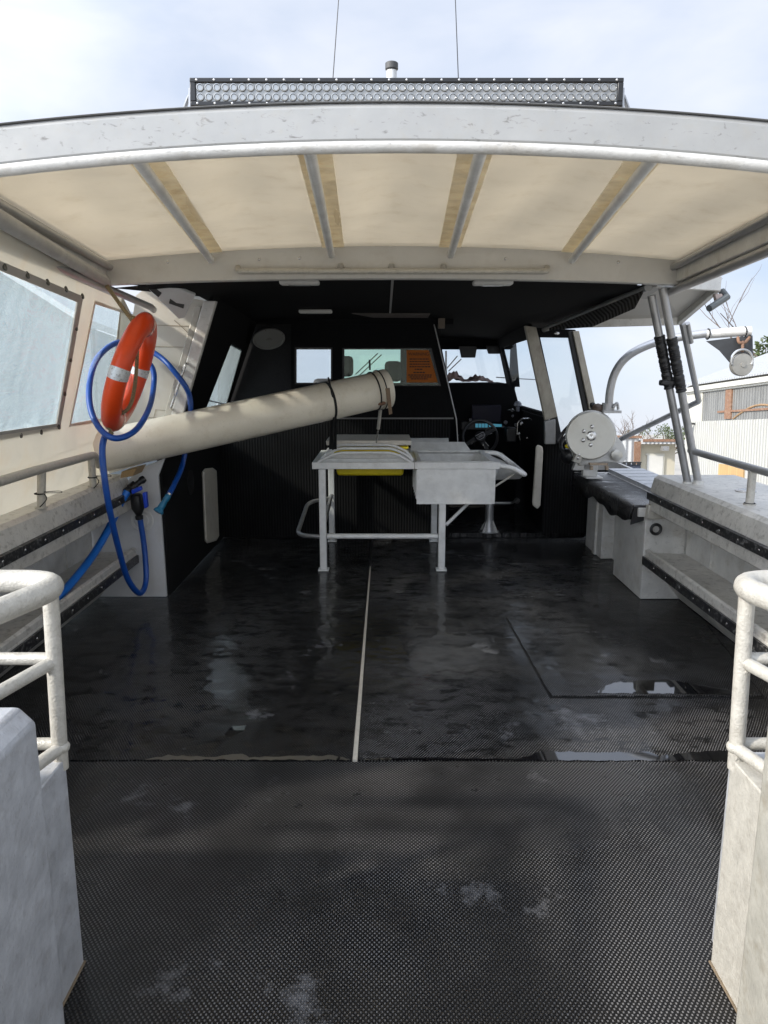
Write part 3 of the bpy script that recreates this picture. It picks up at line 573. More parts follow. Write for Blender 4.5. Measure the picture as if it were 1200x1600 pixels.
# bordering strip and studs
def ring_quad(q, wdt, off):
    c = sum(q, V())/4; out = []
    o = [p+(p-c).normalized()*wdt for p in q]
    bm = B(); holed(bm, [p+V((off, 0, 0)) for p in o], [[p+V((off, 0, 0)) for p in q]], (.003, 0, 0)); return bm
obj('window_border', ring_quad(w1, .085, .002), CURT_B, cur, smooth=0); obj('window_border', ring_quad(w2, .03, .002), CURT, cur, smooth=0)
for u, v in [(4, 417), (40, 430), (72, 441), (101, 452), (127, 463), (117, 513), (108, 562), (99, 615), (90, 667), (62, 675), (30, 680)]:
    c = on_curtain(u, v)+V((.006, 0, 0)); bm = B(); lathe(bm, c, (1, 0, .15), [(0, .015), (.004, .015), (.006, .010), (.004, .006), (.003, 0)], 16); obj('snap_stud', bm, mat('dull stud metal', (.10, .10, .09), rough=.4, metal=.6), cur)
bm = B()
for y in (3.35, 4.62): tube(bm, [V((cx(y, z)+.003, y, z)) for z in (.92, 1.0, 1.1)], .002, 4)
tube(bm, [V((cx(y, 1.17)+.003, y, 1.17)) for y in (2.1, 3.6, 5.15)], .002, 4); obj('seam', bm, MATS['seam thread'], cur)
bm = B(); tube(bm, [V((cx(y, 2.14)+.02, y, 2.135)) for y in (2.0, 3, 4, 4.5)], .030, 14); obj('curtain_roll', bm, mat('grey canvas sleeve', (.40, .39, .37), rough=.7, var=.15, scale=12, bump=.4, bscale=14), cur)

# ------- handrails on the gunwales
def handrail(pts, posts, r=.021):
    hr = obj('handrail', tube(B(), fillet(pts, .12), r, 14), ALU_D if pts[0][0] > 0 else ALU_C, boat)
    for a, b, rr in posts:
        bm = B(); cyl(bm, a, b, rr); cyl(bm, a, V(a)+V((0, 0, .008)), rr*1.5); obj('rail_post', bm, ALU_C, hr)
handrail([(-1.79, 2.0, 1.12), (-1.80, 3.8, 1.12), (-1.83, 4.66, 1.10), (-1.83, 4.72, 1.02)], [((-1.83, 3.88, .905), (-1.81, 3.88, 1.11), .022), ((-1.83, 4.60, .905), (-1.83, 4.60, 1.10), .022)], .024)
handrail([(1.96, 4.72, 1.12), (2.0, 3.95, 1.105), (2.05, 2.0, 1.09)], [((2.0, 3.98, .905), (2.0, 3.98, 1.10), .022), ((2.04, 2.4, .905), (2.04, 2.4, 1.09), .022)], .021)
zt = lambda c, r, n: [V(c)+V((math.cos(a)*r, math.sin(a)*r, .0)) for a in [2*math.pi*k/n for k in range(n)]]
for c in ((-1.83, 3.88, .985), (-1.83, 4.60, .965), (2.0, 3.98, .913)):
    bm = B(); tube(bm, zt(c, .026, 18), .004, 6, closed=True)
    if c[0] < 0:
        tube(bm, spline([V(c)+V((.026, -.01, 0)), V(c)+V((.06, -.06, -.02)), V(c)+V((.05, -.12, -.05))]), .003, 5); tube(bm, spline([V(c)+V((.026, -.01, .01)), V(c)+V((.12, -.04, .02)), V(c)+V((.10, .03, .0)), V(c)+V((.02, .02, .0))]), .002, 5)
    tag(obj('cable_tie', bm, STRAP), {3.88: 'black cable tie knotted round the nearer left rail post', 4.60: 'black cable tie on the left rail post beside the blue hose'}.get(c[1], 'black tie round the foot of the right rail post'), 'cable tie')

# ------- twin poles on the right
for i, (a, b, w0, w1_) in enumerate(((P(1075, 757, Y=4.74), P(1018, 462, Y=4.60), .28, .49), (P(1091, 755, Y=4.70), P(1035, 450, Y=4.56), .32, .53))):
    po = obj('support_pole', cyl(B(), a, b, .024, 16), ALU_D, boat)
    bm = B(); cyl(bm, a+V((0, 0, -.01)), a+V((0, 0, .02)), .034); obj('foot', bm, ALU, po)
    A, Bp = (b.lerp(a, w0-.08), b.lerp(a, w1_-.02)); d = Bp-A; bm = B(); n = 78
    tube(bm, [A+d*(k/n) for k in range(n+1)], [.029+.0035*abs(math.sin(k*math.pi/5.2+1.2*math.sin(k*.9))) + (.0015 if k % 7 < 3 else 0) for k in range(n+1)], 14); obj('rubber_sleeve', bm, BLACKP, po)
bm = B(); c = P(1045, 598, Y=4.66); box(bm, c.x-.055, c.x+.055, c.y-.03, c.y+.03, c.z-.018, c.z+.018); obj('pole_clamp', bm, BLACKP, boat, bevel=.01)
bm = B(); lathe(bm, (2.19, 4.42, .905), (0, 0, 1), [(0, .06), (.006, .06), (.012, .045), (.008, .0)], 28); obj('rod_holder_cap', bm, STEEL, boat)

# ------- right forward: lowered work bench, posts
bm = B(); box(bm, 1.80, 2.42, 5.135, 6.95, .60, .665); bn = obj('work_bench', bm, ALU, boat, bevel=.006)
bm = B(); box(bm, 2.12, 2.45, 5.13, 6.95, .665, .70)
for k in range(9): box(bm, 2.13, 2.44, 5.2+.2*k, 5.206+.2*k, .70, .704)
obj('gunwale_tread', bm, ALU_W, bn)
bm = B(); slab(bm, [(1.85, 5.12, 0), (2.14, 5.12, 0), (2.14, 5.12, .655), (1.85, 5.12, .655)], (0, .02, 0)); box(bm, 1.85, 1.87, 5.141, 5.77, 0, .60); box(bm, 1.871, 2.14, 5.75, 5.77, 0, .60)
box(bm, 1.99, 2.01, 5.771, 6.30, 0, .60); box(bm, 1.89, 2.05, 6.26, 6.30+.0, .0, .598); box(bm, 1.89, 1.94, 6.301, 6.75, 0, .60); box(bm, 1.87, 1.90, 6.40, 6.47, 0, .60)
obj('bench_support', bm, ALU, boat, bevel=.003)
bm = B(); box(bm, 2.42, 2.45, 5.13, 9.2, -.85, .664); box(bm, 2.14, 2.16, 5.13, 7.3, 0, .599); obj('outer_skin', bm, ALU, boat)
bm = B(); lathe(bm, P(1025, 803, Y=5.10), (0, 1, 0), [(0, .0), (.002, .0), (.01, .0)], 8)
bm.free(); bm = B(); box(bm, 1.84, 1.98, 5.06, 5.115, .60, .70); obj('corner_block', bm, ALU_C, boat, bevel=.008)
c = P(1025, 827, Y=5.08); bm = B(); tube(bm, [c+V((math.cos(a)*.034, 0, math.sin(a)*.034)) for a in [2*math.pi*k/24 for k in range(24)]], .011, 8, closed=True)
tag(obj('rubber_ring', bm, RUB2), 'black rubber ring hanging under the end of the right work bench', 'ring')
c = P(9, 958, Y=4.0); bm = B(); tube(bm, [c+V((.0, math.cos(a)*.05, math.sin(a)*.05)) for a in [2*math.pi*k/24 for k in range(24)]], .008, 8, closed=True)
tag(obj('rubber_ring', bm, RUB2), 'black ring hanging in the left side pocket behind the guard rail', 'ring')

# ------- guard rails and boxes at the stern
ALU_R = mat('warm stained sheet aluminium', (.40, .385, .335), rough=.45, metal=.2, var=.16, scale=14, bump=.2, bscale=60, stain=(.24, .20, .14), stain_amt=.6, stain_scale=18, scratch=.4)
TAN = mat('tan sealant edge', (.17, .13, .085), rough=.8, var=.3, scale=40)
def guard(sg, xp, xb, YP, m):
    """xp post offset, xb box face offset"""
    X = lambda x: sg*x
    g = obj('guard_rail', tube(B(), fillet([(X(xp+.95), YP+.04, 1.105), (X(xp-.035), YP+.04, 1.105), (X(xp+.33), .55, 1.105)], .13, 10), .0295, 18), m, boat)
    bm = B(); cyl(bm, (X(xp+.005), YP-.0, 1.105), (X(xp+.02), YP, .60), .020, 18); obj('post', bm, m, g)
    for z in (.905, .665):
        xx = xp+.015
        bm = B(); tube(bm, [(X(xp+.9), YP+.01, z), (X(xx), YP+.01, z)], .0165, 14); obj('cross_rail', bm, m, g)
        bm = B(); tube(bm, [(X(xx), YP, z-.005), (X(xx+.14), YP-.55, z-.005), (X(xx+.3), YP-1.2, z-.005)], .0170, 14); ball(bm, (X(xx), YP, z-.004), .0235, (1, 1, .8)); tube(bm, [(X(xx+.004*math.sin(k*2.1)), YP, z-.022+.0015*k) for k in range(3)], .0235, 14); obj('side_rail', bm, m, g)
    bm = B(); slab(bm, [(X(xp+.005), 1.50, 0), (X(xp+.005), YP+.0, 0), (X(xp+.005), YP+.0, .63), (X(xp+.03), 1.50, .60)], (X(.06), 0, 0)); obj('gate_post_panel', bm, ALU_W if sg < 0 else ALU_C, boat, bevel=.004)
    tube(B(), [(0,0,0),(0,0,1)], .01).free(); obj('sealant_edge', tube(B(), [(X(xp+.003), 1.51, .004), (X(xp+.003), YP, .004), (X(xp+.06), YP+.002, .004)], .004, 6), TAN, boat)
    bm = B(); prof = [(xb, -.6), (xb, .862), (xb+.035, .90), (xb+1.4, .90), (xb+1.4, -.6)]
    hexa(bm, [(X(a), .35, b) for a, b in prof], [(X(a), 1.55, b) for a, b in prof]); obj('stern_box', bm, ALU_W if sg < 0 else ALU_R, boat, bevel=.010, smooth=30)
guard(-1, .84, .785, 1.80, ALU_C); guard(1, .915, .865, 1.80, ALU_C)

# ------- canopy
CC = .045
def half(y): return 1.69-.133*(4.5-y)
def topz(x, y): t = (y-2.2)/2.3; return 2.338-(.047*(1-t)+.029*t)*(x-CC)**2
n = 24; bm = B(); grid = []
for j in range(15):
    y = 2.19+(4.50-2.19)*j/14; row = []
    for i in range(n*2+1):
        x = CC+half(y)*(i/n-1); s = .006*math.sin(i*1.3+j*.4)*math.sin(math.pi*j/14)+.010*math.cos((x-CC)*2*math.pi/.56)*math.sin(math.pi*j/14)
        row.append(bm.verts.new((x, y, topz(x, y)+s-.004)))
    grid.append(row)
for j in range(14):
    for i in range(n*2): bm.faces.new((grid[j][i], grid[j][i+1], grid[j+1][i+1], grid[j+1][i]))
cn = obj('canopy', bm, CANVAS, boat, smooth=60); md = cn.modifiers.new('solid', 'SOLIDIFY'); md.thickness = .003
for ux0, ux1 in ((-.735, -1.0), (-.222, -.305), (.29, .385), (.80, 1.085)):
    a = V((ux0, 2.22, topz(ux0, 2.22)-.030)); b = V((ux1, 4.47, topz(ux1, 4.47)-.055))
    rb = obj('canopy_rib', tube(B(), [a, a.lerp(b, .5)+V((0, 0, .004)), b], .021, 14), ALU_T, boat)
    bm = B(); sgn = 1 if ux0 < 0 else -1
    q = [V((ux0-.055, 2.25, 0)), V((ux0+.055, 2.25, 0)), V((ux1+.065, 4.44, 0)), V((ux1-.06, 4.44, 0))]
    for p in q: p.x += sgn*.012
    slab(bm, [V((p.x, p.y, topz(p.x, p.y)-.020)) for p in q], (0, 0, .003)); obj('pocket_strip', bm, POCKET, rb)
def beam(y, th, zt, zb, x0, x1, m, name, bev=.012):
    n = 24; lo, hi = [], []
    bm = B(); prev = None
    for i in range(n+1):
        x = x0+(x1-x0)*i/n; r = [bm.verts.new(p) for p in ((x, y, zb(x)), (x, y+th, zb(x)), (x, y+th, zt(x)), (x, y, zt(x)))]
        if prev:
            for k in range(4): bm.faces.new((prev[k], prev[(k+1) % 4], r[(k+1) % 4], r[k]))
        else: bm.faces.new(r)
        prev = r
    bm.faces.new(prev[::-1]); return obj(name, bm, m, boat, bevel=bev)
BEAM_A = mat('white worn aluminium beam', (.35, .35, .34), rough=.42, metal=.25, var=.07, scale=6, bump=.05, bscale=40, stain=(.36, .33, .27), stain_amt=.35, stain_scale=30, scratch=.7)
beam(2.175, .06, lambda x: 2.352-.047*(x-CC)**2, lambda x: 2.243-.050*(x-CC)**2, CC-1.38, CC+1.38, BEAM_A, 'aft_beam', .016)
bm = B(); tube(bm, [(x, 2.195, 2.246-.050*(x-CC)**2) for x in [CC-1.38+2.76*i/30 for i in range(31)]], .0195, 14); obj('aft_beam_tube', bm, ALU, boat)
bm = B(); xs = [CC-1.38+2.76*i/30 for i in range(31)]
for i in range(30): face(bm, [(xs[i], 2.173, 2.3530-.047*(xs[i]-CC)**2), (xs[i+1], 2.173, 2.3530-.047*(xs[i+1]-CC)**2), (xs[i+1], 2.26, 2.357-.047*(xs[i+1]-CC)**2), (xs[i], 2.26, 2.357-.047*(xs[i]-CC)**2)])
bmesh.ops.remove_doubles(bm, verts=bm.verts, dist=1e-5); o_ = obj('edge_trim', bm, mat('grey edge bead', (.16, .16, .16), rough=.6), boat); md = o_.modifiers.new('s', 'SOLIDIFY'); md.thickness = .0015
FB = mat('grey cream beam paint', (.56, .545, .51), rough=.5, metal=.1, var=.06, scale=5, stain=(.36, .32, .26), stain_amt=.3, stain_scale=9)
fb = beam(4.50, .07, lambda x: 2.348-.029*(x-CC)**2, lambda x: 2.150-.012*(x-CC)**2, CC-1.69, CC+1.69, FB, 'fore_beam', .006)
bm = B()
for u in (262, 405, 468, 517, 702, 790, 966): ball(bm, P(u, 399+abs(u-612)*.03, Y=4.497), .008, (1, .5, 1), 8)
obj('bolt', bm, STEEL, fb)
bm = B(); tube(bm, fillet([P(372, 418, Y=4.50), P(372, 424, Y=4.45), P(855, 424, Y=4.45), P(855, 418, Y=4.50)], .03), .017, 12)
gb = obj('grab_bar', bm, ALU_C, boat)
for u in (533, 612, 693):
    bm = B(); c = P(u, 417, Y=4.49); tube(bm, fillet([c+V((-.02, 0, -.02)), c+V((-.012, -.02, .015)), c+V((.012, -.02, .015)), c+V((.02, 0, -.02))], .02), .006, 8); obj('bracket', bm, ALU_C, gb)
for sg in (-1, 1):
    X = lambda y, o: CC+sg*(half(y)+o)
    bm = B(); hexa(bm, [(X(2.19, -.03), 2.19, 2.13), (X(2.19, .02), 2.19, 2.13), (X(2.19, .02), 2.19, 2.235), (X(2.19, -.03), 2.19, 2.245)], [(X(4.56, -.03), 4.56, 2.13), (X(4.56, .02), 4.56, 2.13), (X(4.56, .02), 4.56, 2.235), (X(4.56, -.03), 4.56, 2.245)])
    sr = obj('canopy_side_rail', bm, ALU, boat, bevel=.006)
    bm = B(); tube(bm, [(X(2.2, -.05), 2.2, 2.215), (X(4.5, -.05), 4.5, 2.215)], .020, 12); obj('upper_tube', bm, ALU_D, sr)
    bm = B(); tube(bm, [(X(2.2, -.0), 2.2, 2.115), (X(4.8, -.0), 4.8, 2.10)], .026, 12); obj('lower_tube', bm, ALU_D, sr)
    bm = B(); tube(bm, [(X(2.2, -.03), 2.22, 2.262), (X(4.48, -.03), 4.48, 2.262)], .006, 6); obj('bead', bm, RUB2, sr)

# ------- hard roof and cabin
def roofz(x, y): return 2.185-.038*(y-4.5)-.028*(x-CC)**2
bm = B(); rows = []
for j in range(9):
    y = 4.572+(9.5-4.572)*j/8; xl = -1.62 if y < 5.1 else -1.25; xr = 1.56
    rows.append(([bm.verts.new((xl+(xr-xl)*i/16, y, roofz(xl+(xr-xl)*i/16, y))) for i in range(17)], [bm.verts.new((xl+(xr-xl)*i/16, y, roofz(xl+(xr-xl)*i/16, y)+.03)) for i in range(17)]))
for s in (0, 1):
    for j in range(8):
        for i in range(16): bm.faces.new((rows[j][s][i], rows[j][s][i+1], rows[j+1][s][i+1], rows[j+1][s][i]))
obj('cabin_ceiling', bm, LINER, boat, smooth=60)
bm = B(); slab(bm, [(-1.75, 4.58, 2.235), (1.78, 4.58, 2.235), (1.66, 9.6, 2.06), (-1.6, 9.6, 2.06)], (0, 0, .05)); obj('hard_roof', bm, WHITE, boat, bevel=.01)
bm = B(); box(bm, .045, .061, 4.60, 6.9, 2.07, 2.075)
for v_ in bm.verts: v_.co.z = roofz(.05, v_.co.y)-.004+(.002 if v_.co.z > 2.072 else 0)
obj('ceiling_trim', bm, mat('grey trim', (.3, .3, .3), rough=.5), boat)
bm = B(); tube(bm, [P(1013, 449, Y=4.58), P(850, 515, Y=7.0)], .024, 12); obj('roof_edge_tube', bm, ALU_D, boat)
bm = B(); slab(bm, [P(1005, 458, Y=4.60), P(858, 516, Y=5.6), P(925, 511, Y=4.95), P(992, 482, Y=4.62)], (0, 0, .015))
obj('vent_grille', bm, rib_mat('slatted vent', .012, 0, base=.02, hi=.10), boat)
# hatch in the ceiling
bm = B(); slab(bm, [(-.28, 6.62, roofz(0, 6.62)-.004), (.40, 6.62, roofz(0, 6.62)-.006), (.40, 6.95, roofz(0, 6.95)-.006), (-.1, 6.95, roofz(0, 6.95)-.004)], (0, 0, -.006)); obj('ceiling_hatch', bm, mat('mottled hatch lining', (.10, .085, .08), rough=.8, var=.6, scale=25), boat)
# left upper corner: bulkhead
YB = 7.07
bm = B(); box(bm, -1.60, .635, YB, YB+.05, 0, 1.155); obj('aft_bulkhead', bm, RIBC, boat)
bm = B(); box(bm, -.62, .66, YB-.012, YB+.052, 1.156, 1.170); obj('bulkhead_trim', bm, mat('dull trim strip', (.16, .16, .16), rough=.5, metal=.3), boat)
bm = B(); tube(bm, [P(713, 655, Y=YB), P(716, 705, Y=YB)], .006, 6); tube(bm, [P(676, 497, Y=YB), P(713, 655, Y=YB)], .006, 6); obj('edge_trim', bm, ALU_D, boat)
# partition with windows
def PB(u, v, y=YB): return P(u, v, Y=y)
outer = [PB(455, 655), PB(713, 655), PB(679, 488), PB(455, 488)]
hl = [PB(463, 598), PB(517, 598), PB(517, 545), PB(463, 545)]; hr_ = [PB(538, 602), PB(686, 602), PB(671, 545), PB(538, 545)]
bm = B(); holed(bm, outer, [hl, hr_], (0, .03, 0)); pt = obj('cabin_partition', bm, LINER, boat, smooth=0)
for q in (hl, hr_):
    bm = B(); slab(bm, [p+V((0, .012, 0)) for p in q], (0, .004, 0)); obj('window', bm, GREEN_G if q is hr_ else GLASS, pt, smooth=0)
    bm = B(); c = sum(q, V())/4; holed(bm, [p+(p-c).normalized()*.02+V((0, -.008, 0)) for p in q], [[p+V((0, -.008, 0)) for p in q]], (0, .007, 0)); obj('window_frame', bm, BLACKP, pt, smooth=0)
bm = B(); slab(bm, [PB(340, 720, YB+.02), PB(455, 720, YB+.02), PB(455, 486, YB+.02), PB(340, 486, YB+.02)], (0, .03, 0)); obj('corner_lining', bm, LINER_G, boat)
bm = B(); box(bm, -1.2, .64, YB-.02, YB+.06, 2.03, 2.20); obj('header_lining', bm, LINER, boat)
bm = B(); box(bm, .50, .56, YB-.06, YB, roofz(.5, YB)-.09, roofz(.5, YB)); obj('header_bracket', bm, mat('brown bracket', (.14, .11, .08), rough=.6), boat)
# helm bay
bm = B(); box(bm, .64, 1.96, YB, 9.2, .0, .045); obj('helm_floor', bm, MAT_C, boat)
bm = B(); box(bm, 1.545, 1.965, YB, YB+.03, .0, .955); box(bm, 1.966, 2.40, YB+.04, YB+.06, .0, .66); obj('wing_bulkhead', bm, RIBC, boat)
bm = B(); box(bm, 1.545, 1.575, YB+.031, 9.2, .045, 1.16); obj('helm_side_lining', bm, LINER, boat)
bm = B(); box(bm, .605, .635, YB+.051, 8.2, .0, 1.15); obj('helm_divider', bm, LINER, boat)
bm = B(); box(bm, -1.6, 1.6, 9.16, 9.22, 0, 1.42); box(bm, -1.6, .0, 7.13, 9.1, 0, .05); obj('forward_bulkhead', bm, LINER, boat)
# wind screen frame
yw = 9.16
def PW(u, v): return P(u, v, Y=yw)
xa, xb, xc, xd = -1.42, .20, PW(690, 550).x, PW(798, 550).x
z0, z1 = 1.425, PW(690, 546).z
holes = [[(xa, yw, z0), (xb, yw, z0), (xb, yw, z1), (xa, yw, z1)], [(xc, yw, z0), (xd, yw, z0), (xd, yw, z1), (xc, yw, z1)]]
bm = B(); holed(bm, [(-1.7, yw, 1.4), (1.66, yw, 1.4), (1.58, yw, 2.06), (-1.6, yw, 2.06)], holes, (0, .05, 0)); ws = obj('windscreen_frame', bm, LINER, boat, smooth=0)
for q in holes:
    bm = B(); slab(bm, [V(p)+V((0, .02, 0)) for p in q], (0, .005, 0)); obj('windscreen', bm, GLASS, ws, smooth=0)
bm = B(); tube(bm, [PW(698, 548)+V((0, .1, 0)), PW(698, 592)+V((0, .1, 0))], .012, 8); tube(bm, [PW(698, 577)+V((0, .1, 0)), PW(716, 556)+V((0, .1, 0))], .008, 6); tube(bm, [PW(702, 580)+V((0, .1, 0)), PW(722, 561)+V((0, .1, 0))], .008, 6)
tube(bm, [PW(555, 585)+V((0, .1, 0)), PW(590, 552)+V((0, .1, 0))], .008, 6); tube(bm, [PW(560, 588)+V((0, .1, 0)), PW(596, 554)+V((0, .1, 0))], .008, 6); obj('wiper', bm, ALU_D, boat)
bm = B(); tube(bm, [PW(780, 590)+V((0, .25, 0)), PW(850, 594)+V((0, .25, 0))], .008, 6); obj('bow_rail', bm, ALU_D, boat)
for u0, u1, v1 in ((716, 745, 559), (758, 788, 553)):
    bm = B(); slab(bm, [PW(u0, 540)+V((0, -.06, 0)), PW(u1, 540)+V((0, -.06, 0)), PW(u1-3, v1)+V((0, -.06, 0)), PW(u0+4, v1)+V((0, -.06, 0))], (0, .03, 0)); obj('sun_visor', bm, BLACKP, boat, bevel=.01)
# right side wall of helm with window
def rwx(z): return 1.56+(z-1.16)*-.25
def on_right(u, v, k=1.56):
    d = ray(u, v, PITCH); t = (k+.25*(1.16-EYE.z))/(d.x+.25*d.z); return EYE+d*t
def rw(y, z): return V((rwx(z), y, z))
hole = [rw(YB+.10, 1.20), rw(8.75, 1.20), rw(8.95, 1.86), rw(YB+.10, 1.90)]
bm = B(); holed(bm, [rw(YB+.035, 1.165), rw(9.15, 1.165), rw(9.15, 2.02), rw(YB+.035, 2.04)], [hole], (.03, 0, .008)); sw = obj('helm_side_wall', bm, LINER, boat, smooth=0)
bm = B(); slab(bm, [p+V((.012, 0, 0)) for p in hole], (.004, 0, 0)); obj('window', bm, GLASS, sw, smooth=0)
# wing window between two raked posts
POSTM = mat('tan weathered frame', (.36, .33, .27), rough=.55, metal=.1, var=.25, scale=12, stain=(.14, .11, .08), stain_amt=.6, stain_scale=14, stretch=(1, 1, .5))
def quadpost(pts, Y, d, m, name): bm = B(); slab(bm, [P(u, v, Y=Y) for u, v in pts], (0, d, 0)); return obj(name, bm, m, boat, bevel=.005)
quadpost([(820, 509), (838, 511), (871, 651), (852, 657)], 7.0, .06, POSTM, 'window_post'); quadpost([(852, 658), (868, 655), (868, 694), (852, 694)], 6.99, .06, ALU_D, 'window_post')
quadpost([(895, 517), (905, 517), (932, 640), (921, 640)], 6.98, .06, POSTM, 'window_post')
quadpost([(838, 512), (899, 515), (906, 528), (842, 527)], 7.02, .05, LINER, 'window_header')
quadpost([(887, 517), (896, 517), (926, 650), (915, 655)], 7.01, .05, RUB2, 'window_seal'); quadpost([(838, 522), (843, 522), (880, 690), (866, 694)], 7.03, .04, RUB2, 'window_seal')
bm = B(); slab(bm, [P(u, v, Y=7.05) for u, v in ((843, 525), (889, 525), (918, 690), (878, 690))], (0, .004, 0)); obj('wing_window', bm, GLASS, boat, smooth=0)
bm = B(); ball(bm, P(870, 521, Y=7.0), .022, (1.2, .5, .7)); obj('window_latch', bm, STEEL, boat)
bm = B(); tube(bm, spline([P(874, 693, Y=6.97), P(880, 678, Y=6.95), P(892, 668, Y=6.9), P(902, 660, Y=6.7)]), .012, 8); obj('wiring_conduit', bm, RUB2, boat)

# side awning rack
A1, A2, A3, A4 = P(1022, 449, Y=4.62), P(1122, 455, Y=4.95), P(1060, 508, Y=5.45), P(906, 512, Y=5.55)
aw = obj('side_awning', slab(B(), [q+V((0, 0, .045)) for q in (A1, A2, A3, A4)], (0, 0, .012)), mat('awning underside', (.52, .50, .46), rough=.5, metal=.2, var=.08), boat)
for a, b, hgt in ((A1, A2, .09), (A2, A3, .07), (A3, A4, .06)):
    bm = B(); d = (b-a).normalized().cross(V((0, 0, 1)))*.02; slab(bm, [a-d, b-d, b+d, a+d], (0, 0, hgt)); obj('awning_frame', bm, ALU, aw, bevel=.004)
bm = B(); slab(bm, [q+V((0, 0, .04)) for q in (A1.lerp(A2, .1), A2.lerp(A1, .15)+V((0, .05, 0)), A3.lerp(A2, .5)+V((-.1, 0, 0)), A1.lerp(A4, .35))], (0, 0, .003)); obj('awning_shade_panel', bm, mat('grey awning panel', (.36, .35, .33), rough=.5, metal=.3), aw)
bm = B(); tube(bm, [P(1066, 505, Y=5.45), P(1092, 627, Y=5.9)], .022, 10); tube(bm, [P(1074, 505, Y=5.45), P(1080, 535, Y=5.55)], .018, 10); obj('awning_strut', bm, ALU_D, aw)
bm = B(); tube(bm, [P(1092, 627, Y=5.9), P(970, 686, Y=6.6)], .022, 10); obj('awning_stay', bm, ALU_D, aw)
sp = thing('deck_floodlight', 'small grey floodlight with worn bracket on the outer tip of the side awning', 'lamp', A2)
bm = B(); slab(bm, [P(1117, 459, Y=4.93), P(1129, 459, Y=4.93), P(1131, 470, Y=4.93), P(1120, 471, Y=4.93)], (0, .04, 0)); obj('bracket', bm, mat('worn pink grey bracket', (.45, .36, .32), rough=.6, var=.2, scale=30), sp, bevel=.004)
bm = B(); tube(bm, [P(1108, 482, Y=4.85), P(1136, 464, Y=4.95), P(1128, 455, Y=5.0)], .022, 10); obj('housing', bm, mat('dark grey housing', (.10, .11, .11), rough=.5), sp)

# ================================================================== THINGS ON THE BOAT
# ------- mats and puddles
def mat_sheet(name, pts, z, m, label, t=.008, wav=0, g='rubber mats laid on the deck'):
    rnd = random.Random(len(label)); out = []
    for i in range(len(pts)):
        a, b = V(pts[i]+(z,)), V(pts[(i+1) % len(pts)]+(z,)); nrm = (b-a).normalized().cross(V((0, 0, 1))); k = 40; w0 = rnd.uniform(0, 6)
        for j in range(k): out.append(a.lerp(b, j/k)+nrm*(.0022*math.sin(w0+j*.7)+.0016*math.sin(j*2.3)+rnd.uniform(-.001, .001)-.002))
    bm = B(); slab(bm, out, (0, 0, t)); o = obj(name, bm, m); tag(o, label, 'mat', g); return o
mat_sheet('rubber_mat', [(-2.30, .36), (2.36, .36), (2.36, 2.88), (-2.30, 2.88)], -.012, MAT_A, 'wide studded black rubber mat in front, nearest the camera', t=.012)
mat_sheet('rubber_mat', [(-2.09, 2.90), (-.136, 2.90), (-.124, 7.06), (-2.09, 7.06)], -.0118, MAT_B, 'wet black studded mat left of the white seam strip', t=.008)
mat_sheet('rubber_mat', [(-.112, 2.90), (2.13, 2.90), (2.13, 7.06), (-.108, 7.06)], -.0119, MAT_C, 'damp black studded mat right of the white seam strip', t=.008)
q = [P(793, 966, Z=0), P(1100, 973, Z=0), P(1190, 1088, Z=0), P(862, 1088, Z=0)]; qc = sum(q, V())/4
mat_sheet('rubber_mat', [(p.x, p.y) for p in q], -.0035, MAT_C, 'smaller rectangular mat patch lying on top of the right-hand deck mat', t=.0085)
bm = B(); slab(bm, [V((p.x, p.y, -.0036))+(p-qc).normalized()*.016 for p in q], (0, 0, .003)); obj('dark_edge', bm, mat('dark mat edge', (.003, .003, .003), rough=.7), TOP_BOAT[-1])  # slightly larger dark sheet under the patch mat, drawing its dark outline
bm = B(); slab(bm, [(-.134, 2.895, -.010), (-.114, 2.895, -.010), (-.111, 6.0, -.010), (-.119, 6.0, -.010)], (0, 0, .0115)); obj('seam_strip', bm, mat('white seam strip', (.52, .48, .40), rough=.5, var=.15, scale=30), boat)
def puddle(pts, z, label):
    rnd = random.Random(len(label)); n = len(pts); out = []
    for i in range(n):
        a, b = V(pts[i]+(0,)), V(pts[(i+1) % n]+(0,)); k = max(2, int((b-a).length/.02))
        for j in range(k):
            p = a.lerp(b, j/k); nrm = (b-a).normalized().cross(V((0, 0, 1))); out.append(p+nrm*rnd.uniform(-1, 1)*.006)
    bm = B(); bm.faces.new([bm.verts.new((p.x, p.y, z)) for p in out]); o = obj('puddle', bm, WATER, smooth=0)
    o['kind'] = 'structure'; return o
def FP(u, v, z=0): p = P(u, v, Z=z); return (p.x, p.y)
puddle([FP(800, 1187), FP(826, 1180), FP(838, 1174), FP(882, 1173), FP(925, 1175), FP(960, 1174), FP(1012, 1174), FP(1030, 1180), FP(1080, 1174), FP(1140, 1172), FP(1146, 1187)], -.0030, 'right edge')
puddle([FP(225, 1186), FP(262, 1179), FP(330, 1182), FP(380, 1176), FP(390, 1182), FP(520, 1179), FP(548, 1186)], -.0031, 'left edge')
puddle([FP(925, 1085), FP(958, 1068), FP(1040, 1063), FP(1120, 1078), FP(1165, 1086)], .0066, 'patch')
puddle([FP(350, 1148), FP(362, 1134), FP(384, 1132), FP(380, 1142), FP(360, 1152)], -.0029, 'small left')
puddle([FP(566, 1186), FP(640, 1182), FP(760, 1184), FP(812, 1186)], -.0028, 'centre')

